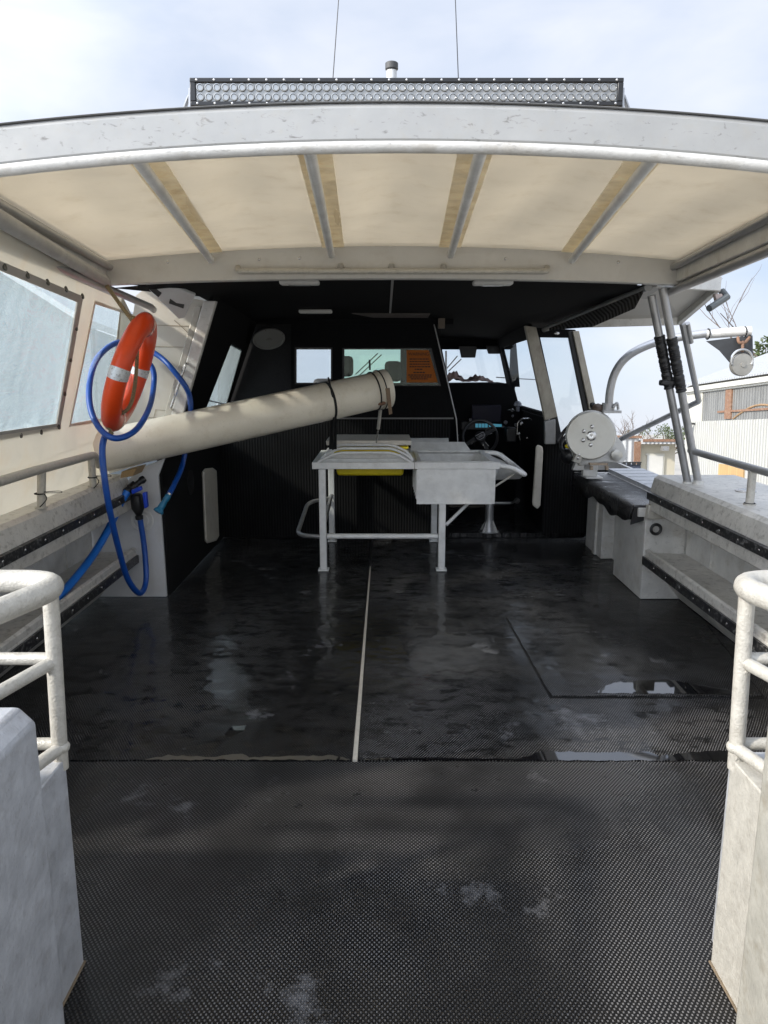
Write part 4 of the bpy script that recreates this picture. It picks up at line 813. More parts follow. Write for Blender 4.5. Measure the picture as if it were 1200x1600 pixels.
# ------- bench mat over the work bench
bm = B(); nx, ny = 10, 40; g = []
for j in range(ny+1):
    y = 5.17+(6.85-5.17)*j/ny; row = []
    drop = .125+.02*math.sin(y*7)+.012*math.sin(y*19+1)
    for x, z in [(2.11, .672), (1.95, .674), (1.84, .676), (1.80, .672), (1.782, .655), (1.778-.006*math.sin(y*9), .62), (1.780, .668-drop)]:
        row.append(bm.verts.new((x-.02, y, z)))
    g.append(row)
for j in range(ny):
    for i in range(6): bm.faces.new((g[j][i], g[j][i+1], g[j+1][i+1], g[j+1][i]))
o_ = obj('bench_mat', bm, MAT_D, smooth=60); md = o_.modifiers.new('s', 'SOLIDIFY'); md.thickness = .008; tag(o_, 'black rubber mat draped over the lowered right work bench', 'mat')
bm = B(); slab(bm, [(1.757, 5.155, .54), (1.85, 5.155, .57), (2.0, 5.155, .66), (2.0, 5.155, .676), (1.775, 5.155, .672)], (0, .012, 0)); obj('end_flap', bm, RUB2, o_)

# ------- white boards
def board(q, Y, label):
    bm = B(); slab(bm, [P(u, v, Y=Y) if Y else P(u, v, X=-1.548) for u, v in q], (0, .04, 0) if Y else (-.024, 0, 0)); o = obj('edge_board', bm, BOARD, bevel=.012); tag(o, label, 'board')
    return o
board([(319, 737), (323, 732), (334, 731), (339, 735), (343, 838), (339, 845), (326, 849), (323, 846)], None, 'narrow upright off-white board on the dark wall behind the left bulkhead')
board([(838, 698), (841, 695), (848, 698), (849, 705), (845, 790), (840, 796), (833, 790), (832, 785)], 6.96, 'narrow upright off-white board at the helm doorway')

# ------- LED light bar
YLB = 2.30
lb = thing('led_light_bar', 'long black double-row light bar mounted on top of the aft canopy beam', 'light bar', (.065, YLB, 2.36))
x0, x1 = -.553, .682; z0 = P(600, 165, Y=YLB).z; z1 = P(600, 121, Y=YLB).z
bm = B(); box(bm, x0, x1, YLB+.012, YLB+.07, z0+.004, z1-.004)
for k in range(7): box(bm, x0+.01, x1-.01, YLB+.07, YLB+.085, z0+.010+k*.009, z0+.014+k*.009)
obj('housing', bm, BARBLK, lb, bevel=.003)
bm = B(); box(bm, x0, x1, YLB, YLB+.012, z1-.012, z1); box(bm, x0, x1, YLB, YLB+.012, z0, z0+.012); box(bm, x0, x0+.016, YLB, YLB+.012, z0+.012, z1-.012); box(bm, x1-.016, x1, YLB, YLB+.012, z0+.012, z1-.012); obj('frame', bm, BARBLK, lb, bevel=.002)
for k in range(25):
    for z in (z0+.006, z1-.006): obj('screw', ball(B(), (x0+.02+k*(x1-x0-.04)/24, YLB-.0005, z), .0035, (1, .5, 1), 8), STEEL, lb)
bm = B(); box(bm, x0+.016, x1-.016, YLB+.007, YLB+.0118, z0+.012, z1-.012); obj('lens_panel', bm, LENS_P, lb)
bm = B(); lathe(bm, (0, 0, 0), (0, 1, 0), [(0, .0112), (-.0022, .0105), (-.0026, .0085), (.0015, .0060), (.0045, .0035)], 18); bm.faces.ensure_lookup_table()
proto = obj('led_lens', bm, [LENS, LEDC], lb); me = proto.data
me.polygons[len(me.polygons)-1].material_index = 1
zc = (z0+z1)/2; first = True
for k in range(50):
    for z in (zc-.0125, zc+.0125):
        o = proto if first else proto.copy()
        if not first: COL.objects.link(o); o.parent = lb; o.matrix_parent_inverse = proto.matrix_parent_inverse
        o.location = (x0+.028+k*(x1-x0-.056)/49, YLB+.0055, z); first = False
for xx, s in ((x0-.004, -1), (x1+.004, 1)):
    bm = B(); slab(bm, [(xx, YLB+.01, z0-.02), (xx, YLB+.06, z0-.02), (xx, YLB+.05, z1-.02), (xx, YLB+.02, z1-.02)], (s*.005, 0, 0)); box(bm, min(xx, xx+s*.035), max(xx, xx+s*.035), YLB+.01, YLB+.06, z0-.026, z0-.02); slab(bm, [(xx+s*.03, YLB+.02, z0-.02), (xx+s*.03, YLB+.05, z0-.02), (xx+s*.006, YLB+.045, zc), (xx+s*.006, YLB+.025, zc)], (s*.004, 0, 0)); obj('mounting_bracket', bm, ALU_D, lb)

# nav light, antennas
nl = thing('stern_light', 'short white post with a black cap just behind the light bar', 'lamp', (.022, 2.45, 2.34))
a = P(612, 98, Y=2.45); bm = B(); cyl(bm, (a.x, 2.45, 2.33), (a.x, 2.45, a.z-.018), .0155); obj('post', bm, WHITE, nl); bm = B(); lathe(bm, (a.x, 2.45, a.z-.022), (0, 0, 1), [(0, .016), (.004, .0195), (.02, .0195), (.022, .017)], 20); obj('cap', bm, mat('grey cap', (.06, .06, .06), rough=.5), nl)
for (ua, ub), lab in (((520.5, 529), 'thin whip aerial on the roof, left of the centre line'), ((716, 711.5), 'thin whip aerial on the roof, right of the stern light')):
    a, b = P(ua, 118, Y=4.9), P(ub, 0, Y=4.9); d = b-a; an = thing('whip_antenna', lab, 'antenna', (a.x, 4.9, 2.27)); bm = B(); s = (a.z-2.28)/d.z; tube(bm, [a-d*s, b+d*1.5], [.0042, .002], 8); obj('whip', bm, BARBLK, an); bm = B(); cyl(bm, (a-d*s), (a-d*s)+V((0, 0, .12)), .014); obj('base', bm, BLACKP, an)

# ------- ceiling lamps, speaker
def clamp(u, v, Y, wd, dp, label):
    c = P(u, v, Y=Y); z = roofz(c.x, Y); t = thing('ceiling_lamp', label, 'lamp', (c.x, Y, z), 'white lamps under the cabin roof')
    bm = B(); box(bm, c.x-wd/2, c.x+wd/2, Y-dp/2, Y+dp/2, z-.03, z-.001); obj('housing', bm, mat('white lamp housing', (.6, .59, .56), rough=.4), t, bevel=.01)
    bm = B(); box(bm, c.x-wd*.28, c.x+wd*.28, Y-dp*.28, Y+dp*.28, z-.034, z-.029); obj('diffuser', bm, mat('frosted diffuser', (.45, .45, .44), rough=.2), t, bevel=.003)
clamp(468, 437, 4.72, .24, .10, 'white ceiling lamp just behind the beam, left one of the front pair'); clamp(770, 437, 4.72, .24, .10, 'white ceiling lamp just behind the beam, right one of the front pair'); clamp(493, 486, 6.3, .27, .10, 'white ceiling lamp deeper in the cabin above the speaker')
c = P(420, 529, Y=6.85); ax = V((.18, -.55, -.80)).normalized(); spk = thing('round_speaker', 'round grey speaker with a mesh grille high in the dark left cabin corner', 'speaker', c)
bm = B(); lathe(bm, c, ax, [(-.05, .10), (0, .145), (.012, .145), (.016, .134), (.006, .126), (.016, .05), (.018, .03), (.028, .026), (.03, .01), (.03, 0)], 36)
obj('rim', bm, mat('grey speaker plastic', (.15, .145, .135), rough=.5, var=.15, scale=120, bump=.5, bscale=220), spk)
for k in range(5):
    bm = B(); a = k*1.2566; x = ax.cross(V((0, 0, 1))).normalized(); y = ax.cross(x); ball(bm, c+ax*.014+(x*math.cos(a)+y*math.sin(a))*.141, .006, seg=8); obj('screw', bm, STEEL, spk)

# ------- life ring
lc = on_curtain(200, 585); lc = P(203, 582, Y=4.55); up = V((.37, .04, 1)).normalized(); nn = V((1, .13, -.36)); nn = (nn-up*nn.dot(up)).normalized(); hx = up.cross(nn)
lr = thing('life_ring', 'orange life ring with silver bands hanging from the canopy corner on the left', 'life ring', lc-up*.37)
def tor(a, b, R=.300, rr=.074, rn=.056, e=0):
    """point on ring: a around, b around the section"""
    return lc+(up*math.cos(a)+hx*math.sin(a))*(R+(rr+e)*math.cos(b))+nn*(rn+e)*math.sin(b)
bm = B(); NA, NB = 72, 20; g = [[bm.verts.new(tor(2*math.pi*i/NA, 2*math.pi*j/NB)) for j in range(NB)] for i in range(NA)]
for i in range(NA):
    for j in range(NB): bm.faces.new((g[i][j], g[(i+1) % NA][j], g[(i+1) % NA][(j+1) % NB], g[i][(j+1) % NB]))
obj('ring_body', bm, ORANGE, lr)
for ac in (0, math.pi/2, math.pi, -math.pi/2):
    if ac in (0, math.pi): wd, mm = .10, mat('clear worn tape', (.62, .16, .10), rough=.2, var=.2, scale=30)
    else: wd, mm = .10, REFL
    bm = B(); g = [[bm.verts.new(tor(ac-wd/1+wd*2*i/6, 2*math.pi*j/NB, e=.0022)) for j in range(NB)] for i in range(7)]
    for i in range(6):
        for j in range(NB): bm.faces.new((g[i][j], g[i+1][j], g[i+1][(j+1) % NB], g[i][(j+1) % NB]))
    obj('reflective_band', bm, mm, lr)
bm = B()
for k in range(5):   # small worn lettering
    a = .80+k*.04; p = tor(a, .55, e=.002); q_ = tor(a, .9, e=.002); tube(bm, [p, q_], .0028, 5)
obj('lettering', bm, STRAP, lr)
k0 = P(163, 441, Y=4.46); kn = tor(.25, math.pi/2+.1, e=.01); kn = P(209, 503, Y=4.44)
pts = [P(208, 503, Y=4.43), P(214, 530, Y=4.42), P(214, 560, Y=4.40), P(211, 600, Y=4.40), P(204, 632, Y=4.40), P(192, 645, Y=4.40), P(172, 650, Y=4.40)]
bm = B(); rope(bm, spline([k0, P(185, 472, Y=4.44), P(208, 503, Y=4.43)], 4), .012); rope(bm, spline(pts, 5), .0115); rope(bm, spline([P(163, 644, Y=4.40), P(164, 656, Y=4.38), P(169, 668, Y=4.39), P(176, 678, Y=4.42)], 5), .009)
for u, v in ((209, 503), (208, 497), (164, 644), (168, 650), (173, 677)): ball(bm, P(u, v, Y=4.41), .016, seg=8); 
rp = obj('grab_rope', bm, ROPE, lr)
# ------- blue wash-down hose
hy = 4.62
loop = [P(u, v, Y=y) for u, v, y in ((264, 773, 5.0), (272, 757, 5.12), (284, 730, 5.32), (291, 695, 5.36), (297, 655, 5.25), (295, 615, 5.05), (272, 580, 5.02), (248, 556, 5.08), (215, 540, 5.10), (182, 536, 4.95), (152, 560, 4.70), (140, 600, 4.56), (142, 640, 4.46), (158, 672, 4.38), (182, 685, 4.36), (212, 672, 4.50), (232, 640, 4.80), (240, 605, 5.04), (238, 575, 5.10), (214, 548, 5.12))]
bm = B(); tube(bm, spline(loop[::-1], 8), .0185, 12)
tube(bm, spline([P(166, 676, Y=4.44), P(160, 700, Y=4.40), P(163, 745, Y=4.36), P(172, 800, Y=4.40), P(186, 860, Y=4.55), P(200, 905, Y=4.7), P(218, 927, Y=4.85), P(228, 908, Y=5.0), P(226, 860, Y=5.06), P(219, 812, Y=5.06)], 8), .0195, 12)
hs = thing('wash_hose', 'coiled blue hose looped behind the life ring and hanging down to the deck tap', 'hose', P(218, 929, Y=4.85)); obj('tubing', bm, BLUE, hs)
nz = P(264, 773, Y=5.0); ne = P(247, 800, Y=4.95); d = (ne-nz).normalized(); bm = B(); lathe(bm, nz, d, [(0, .014), (.01, .020), (.04, .021), (.05, .017), (.08, .023), (.11, .023), (.125, .034), (.14, .036), (.145, .02), (.13, .0)], 20); obj('nozzle', bm, TEAL, hs)
bm = B(); lathe(bm, nz-d*.012, d, [(0, .015), (.012, .016)], 16); obj('clip', bm, STEEL, hs)
h2 = thing('supply_hose', 'brighter blue hose running from the manifold down behind the left guard rail', 'hose', P(107, 916, Y=4.0))
bm = B(); tube(bm, spline([P(199, 768, Y=5.0), P(186, 790, Y=4.95), P(172, 822, Y=4.85), P(145, 868, Y=4.6), P(107, 916, Y=4.2), P(75, 950, Y=3.9)], 8), .025, 12); obj('tubing', bm, mat('bright blue hose', (.01, .16, .62), rough=.35, var=.12), h2)
mf = thing('hose_manifold', 'black pipe fitting with blue tap handles on the white left bulkhead', 'tap', P(213, 800, Y=5.1))
bm = B(); lathe(bm, P(222, 750, Y=5.10), P(196, 770, Y=5.02)-P(222, 750, Y=5.10), [(-.02, .022), (.0, .028), (.01, .026), (.02, .020), (.05, .020), (.055, .034), (.10, .036), (.11, .028), (.14, .03), (.16, .022)], 20); obj('elbow', bm, BLACKP, mf)
bm = B(); lathe(bm, P(213, 772, Y=5.04), P(218, 812, Y=5.05)-P(213, 772, Y=5.04), [(0, .03), (.01, .04), (.06, .045), (.10, .044), (.13, .03), (.15, .02), (.155, .027), (.18, .026), (.185, .015)], 20); obj('valve_body', bm, BLACKP, mf)
for q in ([(204, 766), (219, 760), (221, 766), (206, 773)], [(222, 770), (228, 769), (230, 793), (225, 795)]):
    bm = B(); slab(bm, [P(u, v, Y=4.98) for u, v in q], (0, .04, 0)); obj('tap_handle', bm, BLUE2, mf, bevel=.006)

# ------- big plastic pipe
pa, pb = P(172, 702, Y=4.95), P(604, 607, Y=5.75); d = (pb-pa).normalized(); Lp = (pb-pa).length
pp_ = thing('plastic_pipe', 'long thick cream plastic pipe lying slanted from the left rail up over the bait table', 'pipe', pa)
Rp = .140; a0, b0 = pa, pb
bm = B(); lathe(bm, pa-d*.1, d, [(0, Rp-.008), (0, Rp), (Lp+.10-.06, Rp), (Lp+.09, Rp), (Lp+.10, Rp-.004), (Lp+.10, Rp-.01), (Lp-.2, Rp-.012)], 56); obj('pipe_wall', bm, PVC, pp_)
bm = B(); lathe(bm, pa+d*(Lp-.07), d, [(0, Rp+.001), (0, Rp+.008), (.07, Rp+.008), (.075, Rp+.001)], 56); obj('collar', bm, PVC, pp_)
x_ = d.cross(V((0, 0, 1))).normalized(); y_ = x_.cross(d)
def pring(s, r, w_, e=.004):
    bm = B(); lathe(bm, pa+d*s, d, [(0, Rp+e-.003), (0, Rp+e), (w_, Rp+e), (w_, Rp+e-.003)], 48); return bm
s1 = (P(510, 630, Y=5.6)-pa).dot(d)
st1 = tag(obj('tie_strap', pring(s1, Rp, .018), STRAP), 'black webbing strap round the middle of the pipe, tied down to the table', 'strap')
c = P(526, 652, Y=5.54); e = P(520, 702, Y=5.9); bm = B()
tube(bm, spline([P(513, 590, Y=5.5)+V((0, 0, 0)), P(519, 618, Y=5.44), P(521, 652, Y=5.50), P(520, 702, Y=5.9)], 6), .007, 8)
slab(bm, [P(516, 648, Y=5.50), P(526, 650, Y=5.50), P(526, 702, Y=5.88), P(514, 702, Y=5.88)], (0, .01, 0)); obj('strap_tail', bm, STRAP, st1)
for dv in (0, .05):
    obj('cord', pring(Lp-.115+dv, Rp, .007, .010+(.004 if dv else 0)), STRAP, pp_)
st3 = thing('rusty_toggle', 'rusty metal toggle dangling under the raised end of the pipe', 'toggle', P(610, 648, Y=5.6))
bm = B(); slab(bm, [P(602, 607, Y=5.52), P(609, 606, Y=5.52), P(613, 646, Y=5.56), P(608, 648, Y=5.56)], (0, .012, 0)); obj('bar', bm, mat('rust brown bar', (.20, .14, .09), rough=.7, var=.3, scale=30), st3)
bm = B(); ball(bm, P(595, 630, Y=5.62), .03, (1.3, .7, .6)); obj('lump', bm, RUST, st3)
bm = B(); tube(bm, [P(578, 578, Y=5.62), P(577.5, 562, Y=5.62)], .007, 8); tag(obj('cord_end', bm, STRAP), 'short black cord end sticking up from the pipe near its raised end', 'cord')
ps = thing('prop_rod', 'slim telescopic rod propping up the raised end of the pipe', 'rod', P(588, 692, Y=5.95))
bm = B(); cyl(bm, P(595, 635, Y=5.75), P(591, 670, Y=5.85), .013); obj('outer_tube', bm, ALU_C, ps); bm = B(); cyl(bm, P(591, 670, Y=5.85), P(588, 692, Y=5.93), .006); obj('inner_rod', bm, STEEL, ps)

# ------- bait table
ZT0, ZT1 = .842, .897; YF, YK = 5.86, 6.72; XA, XM, XB = -.575, .245, .925
bt = thing('bait_table', 'aluminium bait table with a deep sink box on the right and square legs', 'table', (.15, 6.3, 0))
bm = B(); box(bm, XA, XB, YF-.0, YF+.03, ZT0, ZT1); box(bm, XA, XA+.05, YF+.031, YK, ZT0, ZT1-.002); box(bm, XM-.02, XM+.02, YF+.031, YK, ZT0, ZT1-.002); box(bm, XB-.04, XB, YF+.031, YK, ZT0, ZT1-.002); box(bm, XA, XB, YK+.001, YK+.03, ZT0, ZT1-.001); obj('top_frame', bm, ALU_T, bt, bevel=.004)
bm = B(); box(bm, XM-.003, XM+.001, YF-.003, YF, ZT0, ZT1); obj('joint_line', bm, mat('dark joint', (.2, .19, .17)), bt)
for (lx, ly) in ((-.497, 5.895), (.472, 5.895), (-.497, 6.92), (.478, 6.92)):
    bm = B(); top = ZT0-.001 if ly < 6.5 else .86
    if ly < 6.5 and lx > 0: top = .563
    box(bm, lx-.028, lx+.028, ly-.028, ly+.028, .012, top); lg = obj('leg', bm, ALU_T, bt, bevel=.006)
    bm = B(); box(bm, lx-.043, lx+.043, ly-.045, ly+.045, -.001, .012); obj('foot_plate', bm, ALU_T, lg, bevel=.003)
bm = B(); box(bm, -.53, .51, 6.90, 6.95, .8605, .895); box(bm, -.53, -.47, YK+.03, 6.90, ZT0, .895); box(bm, .44, .51, YK+.03, 6.90, ZT0, .895); obj('rear_frame', bm, ALU_T, bt)
bm = B(); tube(bm, [(-.465, 5.895, .285), (.44, 5.895, .285)], .022, 14); obj('stretcher', bm, ALU_T, bt)
bm = B(); tube(bm, [P(697, 820, Y=5.9), P(732, 786, Y=6.0)], .014, 12); obj('diagonal_brace', bm, ALU_T, bt)
bm = B(); tube(bm, fillet([(-.53, 6.90, .42), (-.70, 6.7, .42), (-.72, 5.95, .28), (-.50, 5.90, .28)], .12), .018, 12); tube(bm, [(-.50, 6.9, .45), (-.50, 5.92, .33)], .018, 12); obj('foot_rail', bm, ALU_D, bt)
for k, (y, z, xo) in enumerate(((YF+.015, .972, 0), (YF+.10, .998, .015), (YF+.19, 1.016, .03))):
    bm = B(); tube(bm, fillet([(XA+.045+xo, y, ZT1-.005), (XA+.075+xo, y, z-.06), (XA+.20, y, z), (XM-.17, y, z), (XM-.06+xo*.3, y, z-.06), (XM-.02+xo*.3, y, ZT1-.005)], .09), .0118, 14); obj('hoop_rail', bm, ALU_T, bt)
bm = B(); box(bm, XA+.06, XM-.03, YF+.125, YF+.130, ZT0, ZT1+.014); box(bm, XA+.06, XM-.03, YF+.131, YF+.16, ZT1+.008, ZT1+.013); box(bm, XA+.09, XM-.05, YF+.19, YF+.195, ZT0+.0, ZT1+.045); obj('fiddle_plate', bm, ALU_T, bt)
# sink box, open top
sb_x0, sb_x1, sz = .268, .888, .565
bm = B()
box(bm, sb_x0, sb_x1, YF+.002, YF+.006, sz, ZT0-.001); box(bm, sb_x0, sb_x1, YK-.05, YK-.046, sz, ZT0+.03); box(bm, sb_x0, sb_x0+.004, YF+.0061, YK-.0501, sz, ZT0+.03); box(bm, sb_x1-.004, sb_x1, YF+.0061, YK-.0501, sz, ZT0+.03); box(bm, sb_x0+.0045, sb_x1-.0045, YF+.0065, YK-.0505, sz, sz+.004)
box(bm, sb_x0-.006, sb_x0+.012, YF-.006, YF+.001, sz-.004, ZT0-.002); box(bm, sb_x1-.02, sb_x1+.003, YF-.004, YF+.001, sz-.004, ZT0-.002); box(bm, sb_x0+.0125, sb_x1-.0205, YF-.004, YF+.001, sz-.006, sz+.006)
for k in range(5): box(bm, sb_x0-.012, sb_x0-.001, YF+.05+k*.15, YF+.08+k*.15, sz+.03, ZT0-.01)
obj('sink_box', bm, ALU_T, bt)
bm = B(); box(bm, XM+.021, XB-.041, YF+.031, YF+.06, ZT1-.012, ZT1+.003); box(bm, XM+.021, sb_x0+.03, YF+.061, YK-.05, ZT1-.012, ZT1+.003); box(bm, sb_x1-.03, XB-.041, YF+.061, YK-.05, ZT1-.012, ZT1+.003); box(bm, XM+.021, XB-.041, YK-.049, YK-.0, ZT1-.012, ZT1+.004)
slab(bm, [(XM+.0, YK-.02, ZT1+.0), (sb_x1-.1, YK-.02, ZT1+.0), (sb_x1-.15, YK+.06, ZT1+.07), (XM+.0, YK+.06, ZT1+.07)], (0, .004, 0)); slab(bm, [(XM-.0, YK+.07, ZT1+.07), (XM+.35, YK+.07, ZT1+.07), (XM+.35, YK+.12, ZT1+.10), (XM+.0, YK+.12, ZT1+.10)], (0, .004, 0)); obj('sink_rim', bm, ALU_T, bt)
# scoop wing at the right end
n = 12; bm = B(); e0 = []
L0 = [V((XB, YF+.03+(.60)*i/n, ZT1-.02-.19*math.sin(math.pi*i/n)*.9)) for i in range(n+1)]
L1 = [V((XB+.20, YF+.03+(.60)*i/n, ZT1-.10-.10*math.sin(math.pi*i/n)*.8)) for i in range(n+1)]
va = [bm.verts.new(p) for p in L0]; vb = [bm.verts.new(p) for p in L1]
for i in range(n): bm.faces.new((va[i], va[i+1], vb[i+1], vb[i]))
o_ = obj('scoop', bm, ALU_T, bt); md = o_.modifiers.new('s', 'SOLIDIFY'); md.thickness = .004
bm = B(); tube(bm, fillet([(XB+.0, YF+.02, ZT1-.03), (XB+.10, YF+.02, ZT1-.045), (XB+.215, YF+.04, ZT1-.11), (XB+.215, YF+.60, ZT1-.10), (XB+.08, YF+.66, ZT1-.0), (XB-.03, YF+.68, ZT1+.0)], .06), .020, 12); obj('scoop_rim', bm, ALU_T, bt)
bm = B(); tube(bm, [(XB-.04, YF+.01, ZT1-.20), (XB+.13, YF+.10, ZT1-.11)], .009, 8); obj('scoop_stay', bm, ALU_C, bt)
# yellow bin with its lid board
yb = thing('yellow_bin', 'yellow plastic bin hanging in the left half of the table frame', 'bin', (-.13, 6.3, .765))
bm = B(); X0, X1, Y0, Y1 = -.42, .19, YF+.22, 6.62; z0, z1 = .752, 1.0
hexa(bm, [(X0+.03, Y0+.03, z0), (X1-.03, Y0+.03, z0), (X1-.03, Y1-.03, z0), (X0+.03, Y1-.03, z0)], [(X0, Y0, z1), (X1, Y0, z1), (X1, Y1, z1), (X0, Y1, z1)]); obj('tub', bm, YELLOW, yb, bevel=.02)
bm = B(); box(bm, X0-.01, X1+.012, Y0-.01, Y1+.01, z1-.02, z1-.001); obj('rim', bm, YELLOW, yb, bevel=.006)
bm = B(); q = [(-.475, YF+.20), (.225, YF+.20), (.225, 6.6), (-.475, 6.6)]; slab(bm, [(x, y, 1.012) for x, y in q], (0, 0, .04)); tag(obj('cutting_board', bm, BOARD, bevel=.006), 'thick off-white cutting board lying across the yellow bin', 'board')

# ------- pot hauler
Yh = 6.35; hc = P(924, 681, Y=Yh)
ph = thing('pot_hauler', 'round alloy pot hauler with a bolted disc on the right gunwale', 'winch', (hc.x+.05, Yh, .70))
axh = V((-.27, -1, .08)).normalized()
bm = B(); lathe(bm, hc+V((0, .02, 0)), axh, [(-.03, .19), (.0, .203), (.012, .206), (.022, .203), (.027, .196), (.028, .0)], 56); obj('drum_disc', bm, HUBM, ph)
bm = B(); lathe(bm, hc+V((.015, .08, 0)), axh, [(-.05, .19), (.04, .215), (.045, .2)], 48)
pl = [P(975, 695, Y=Yh+.08), P(982, 715, Y=Yh+.08), P(972, 724, Y=Yh+.08), P(958, 723, Y=Yh+.08), P(945, 722, Y=Yh+.08), P(905, 728, Y=Yh+.08), P(896, 712, Y=Yh+.08), P(890, 690, Y=Yh+.08), P(940, 650, Y=Yh+.08)]
slab(bm, pl, (0, .06, 0)); obj('gear_case', bm, ALU, ph, bevel=.008)
for k in range(6):
    bm = B(); a = k*math.pi/3+.5; c = hc+axh*.008+V((math.cos(a)*.078, 0, math.sin(a)*.078)); lathe(bm, c, axh, [(0, .017), (.010, .017), (.013, .012), (.013, 0)], 12); obj('bolt', bm, STEEL, ph)
bm = B(); lathe(bm, hc+axh*.03, axh, [(0, .042), (.008, .042), (.012, .030), (.02, .030), (.022, .012), (.018, .0)], 24); obj('hub_nut', bm, STEEL, ph)
bm = B(); lathe(bm, P(963, 711, Y=Yh+.06), (0, -1, 0), [(0, .05), (.018, .05), (.022, .044), (.022, 0)], 28); obj('side_cap', bm, HUBM, ph)
bm = B(); slab(bm, [P(901, 709, Y=Yh+.0), P(912, 711, Y=Yh+.0), P(906, 725, Y=Yh), P(895, 721, Y=Yh)], (0, .05, 0)); obj('lug', bm, ALU_C, ph, bevel=.004)
for u, v in ((905, 711), (903, 716)):
    bm = B(); lathe(bm, P(u, v, Y=Yh-.001), (0, -1, 0), [(0, .011), (.006, .011), (.008, 0)], 12); obj('bolt', bm, STEEL, ph)
bm = B(); box(bm, hc.x-.02, hc.x+.13, Yh+.02, Yh+.2, .685, .70); box(bm, hc.x-.03, hc.x+.10, Yh+.10, Yh+.15, .70, .86)
slab(bm, [P(895, 735, Y=Yh+.1), P(925, 735, Y=Yh+.1), P(925, 720, Y=Yh+.1), P(900, 722, Y=Yh+.1)], (0, .06, 0)); obj('pedestal', bm, ALU, ph, bevel=.005)
bm = B(); tube(bm, spline([P(924, 728, Y=Yh-.06), P(924, 734, Y=Yh-.06)], 2), .016, 8); tube(bm, spline([P(948, 728, Y=Yh-.06), P(948, 734, Y=Yh-.06)], 2), .016, 8); slab(bm, [P(922, 727, Y=Yh-.07), P(950, 727, Y=Yh-.07), P(950, 724, Y=Yh-.07), P(922, 724, Y=Yh-.07)], (0, .05, 0)); obj('clamp', bm, mat('rusty alloy clamp', (.38, .30, .22), rough=.6, metal=.3, var=.35, scale=40), ph)
# hydraulic motor and hoses behind it
hm = thing('hydraulic_motor', 'black hydraulic motor with hoses behind the pot hauler', 'motor', P(885, 715, Y=6.6))
bm = B(); lathe(bm, P(890, 712, Y=6.6), (-.7, -.6, -.1), [(-.06, .07), (.0, .075), (.05, .07), (.07, .05), (.08, 0)], 20); obj('motor', bm, BARBLK, hm)
bm = B(); tube(bm, spline([P(912, 655, Y=6.5), P(890, 675, Y=6.65), P(876, 695, Y=6.6), P(884, 712, Y=6.55)]), .016, 10); tube(bm, spline([P(905, 650, Y=6.6), P(882, 672, Y=6.7), P(870, 690, Y=6.65)]), .012, 10); tube(bm, spline([P(935, 640, Y=6.5), P(925, 632, Y=6.5), P(930, 648, Y=6.6)]), .02, 10); obj('hydraulic_hose', bm, RUB2, hm)
bm = B(); ball(bm, P(888, 697, Y=6.56), .024, (1.3, .6, .9)); obj('yellow_cap', bm, YELLOW, hm)
bm = B(); lathe(bm, P(934, 641, Y=6.45), (0, 0, 1), [(-.05, .045), (0, .055), (.03, .05), (.05, .03), (.06, 0)], 16); obj('brown_coupling', bm, mat('oily brown casting', (.07, .045, .03), rough=.45, var=.4, scale=30), hm)

# ------- davit arm with block
dv = thing('davit_arm', 'bent alloy davit arm reaching out over the right side', 'davit', P(951, 640, Y=6.4))
dy = 6.4; pts = [P(u, v, Y=y) for u, v, y in ((951, 640, 6.42), (953, 612, 6.42), (960, 585, 6.41), (975, 562, 6.38), (1000, 545, 6.34), (1040, 531, 6.28), (1104, 521, 6.2), (1135, 519, 6.16))]
bm = B(); tube(bm, spline(pts, 6), .034, 18); obj('bent_tube', bm, ALU_D, dv)
bm = B(); tube(bm, [P(1104, 522, Y=6.2), P(1174, 517, Y=6.1)], .038, 18); obj('end_sleeve', bm, ALU, dv)
bm = B(); cyl(bm, P(949, 644, Y=6.42), P(951, 630, Y=6.42), .055); box(bm, P(940, 640, Y=6.4).x, P(968, 640, Y=6.4).x, 6.34, 6.5, P(0, 645, Y=6.4).z, P(0, 641, Y=6.4).z); tube(bm, spline([P(958, 637, Y=6.36), P(964, 630, Y=6.36), P(966, 640, Y=6.36)]), .012, 8); obj('pivot', bm, ALU_D, dv)
bm = B(); slab(bm, [P(1104, 533, Y=6.15), P(1176, 524, Y=6.08), P(1177, 570, Y=6.08), P(1166, 583, Y=6.08), P(1148, 575, Y=6.1), P(1125, 548, Y=6.13)], (0, .012, 0)); obj('rubber_guard', bm, mat('grey black rubber sheet', (.035, .037, .04), rough=.4, var=.3), dv)
for u in (1106, 1163):
    bm = B(); c = P(u, 519 if u > 1150 else 522, Y=6.19 if u < 1150 else 6.11); tube(bm, [c+V((0, math.cos(a)*.042, math.sin(a)*.042)) for a in [2*math.pi*k/20 for k in range(20)]], .005, 6, closed=True); obj('cable_tie', bm, STRAP, dv)
bl = thing('snatch_block', 'round metal pulley block shackled under the tip of the davit arm', 'pulley', P(1160, 586, Y=6.0))
bm = B(); lathe(bm, P(1160, 570, Y=6.03), (0, -1, 0), [(-.05, .07), (-.04, .088), (.0, .09), (.01, .084), (.012, .02), (.02, .018), (.02, 0)], 32); obj('cheek', bm, mat('grey pulley alloy', (.34, .33, .30), rough=.4, metal=.4, var=.15, scale=12), bl)
bm = B(); c = P(1159, 563, Y=6.02); tube(bm, [c+V((math.cos(a)*.085, 0, math.sin(a)*.085)) for a in [math.pi*k/16 for k in range(-2, 19)]], .010, 8); obj('strap_loop', bm, STEEL, bl)
bm = B(); tube(bm, spline([P(1153, 527, Y=6.08), P(1155, 535, Y=6.05), P(1164, 535, Y=6.05), P(1171, 527, Y=6.08)]), .012, 8); tube(bm, [P(1161, 533, Y=6.05), P(1160, 550, Y=6.03)], .012, 8); obj('shackle', bm, RUST, bl)

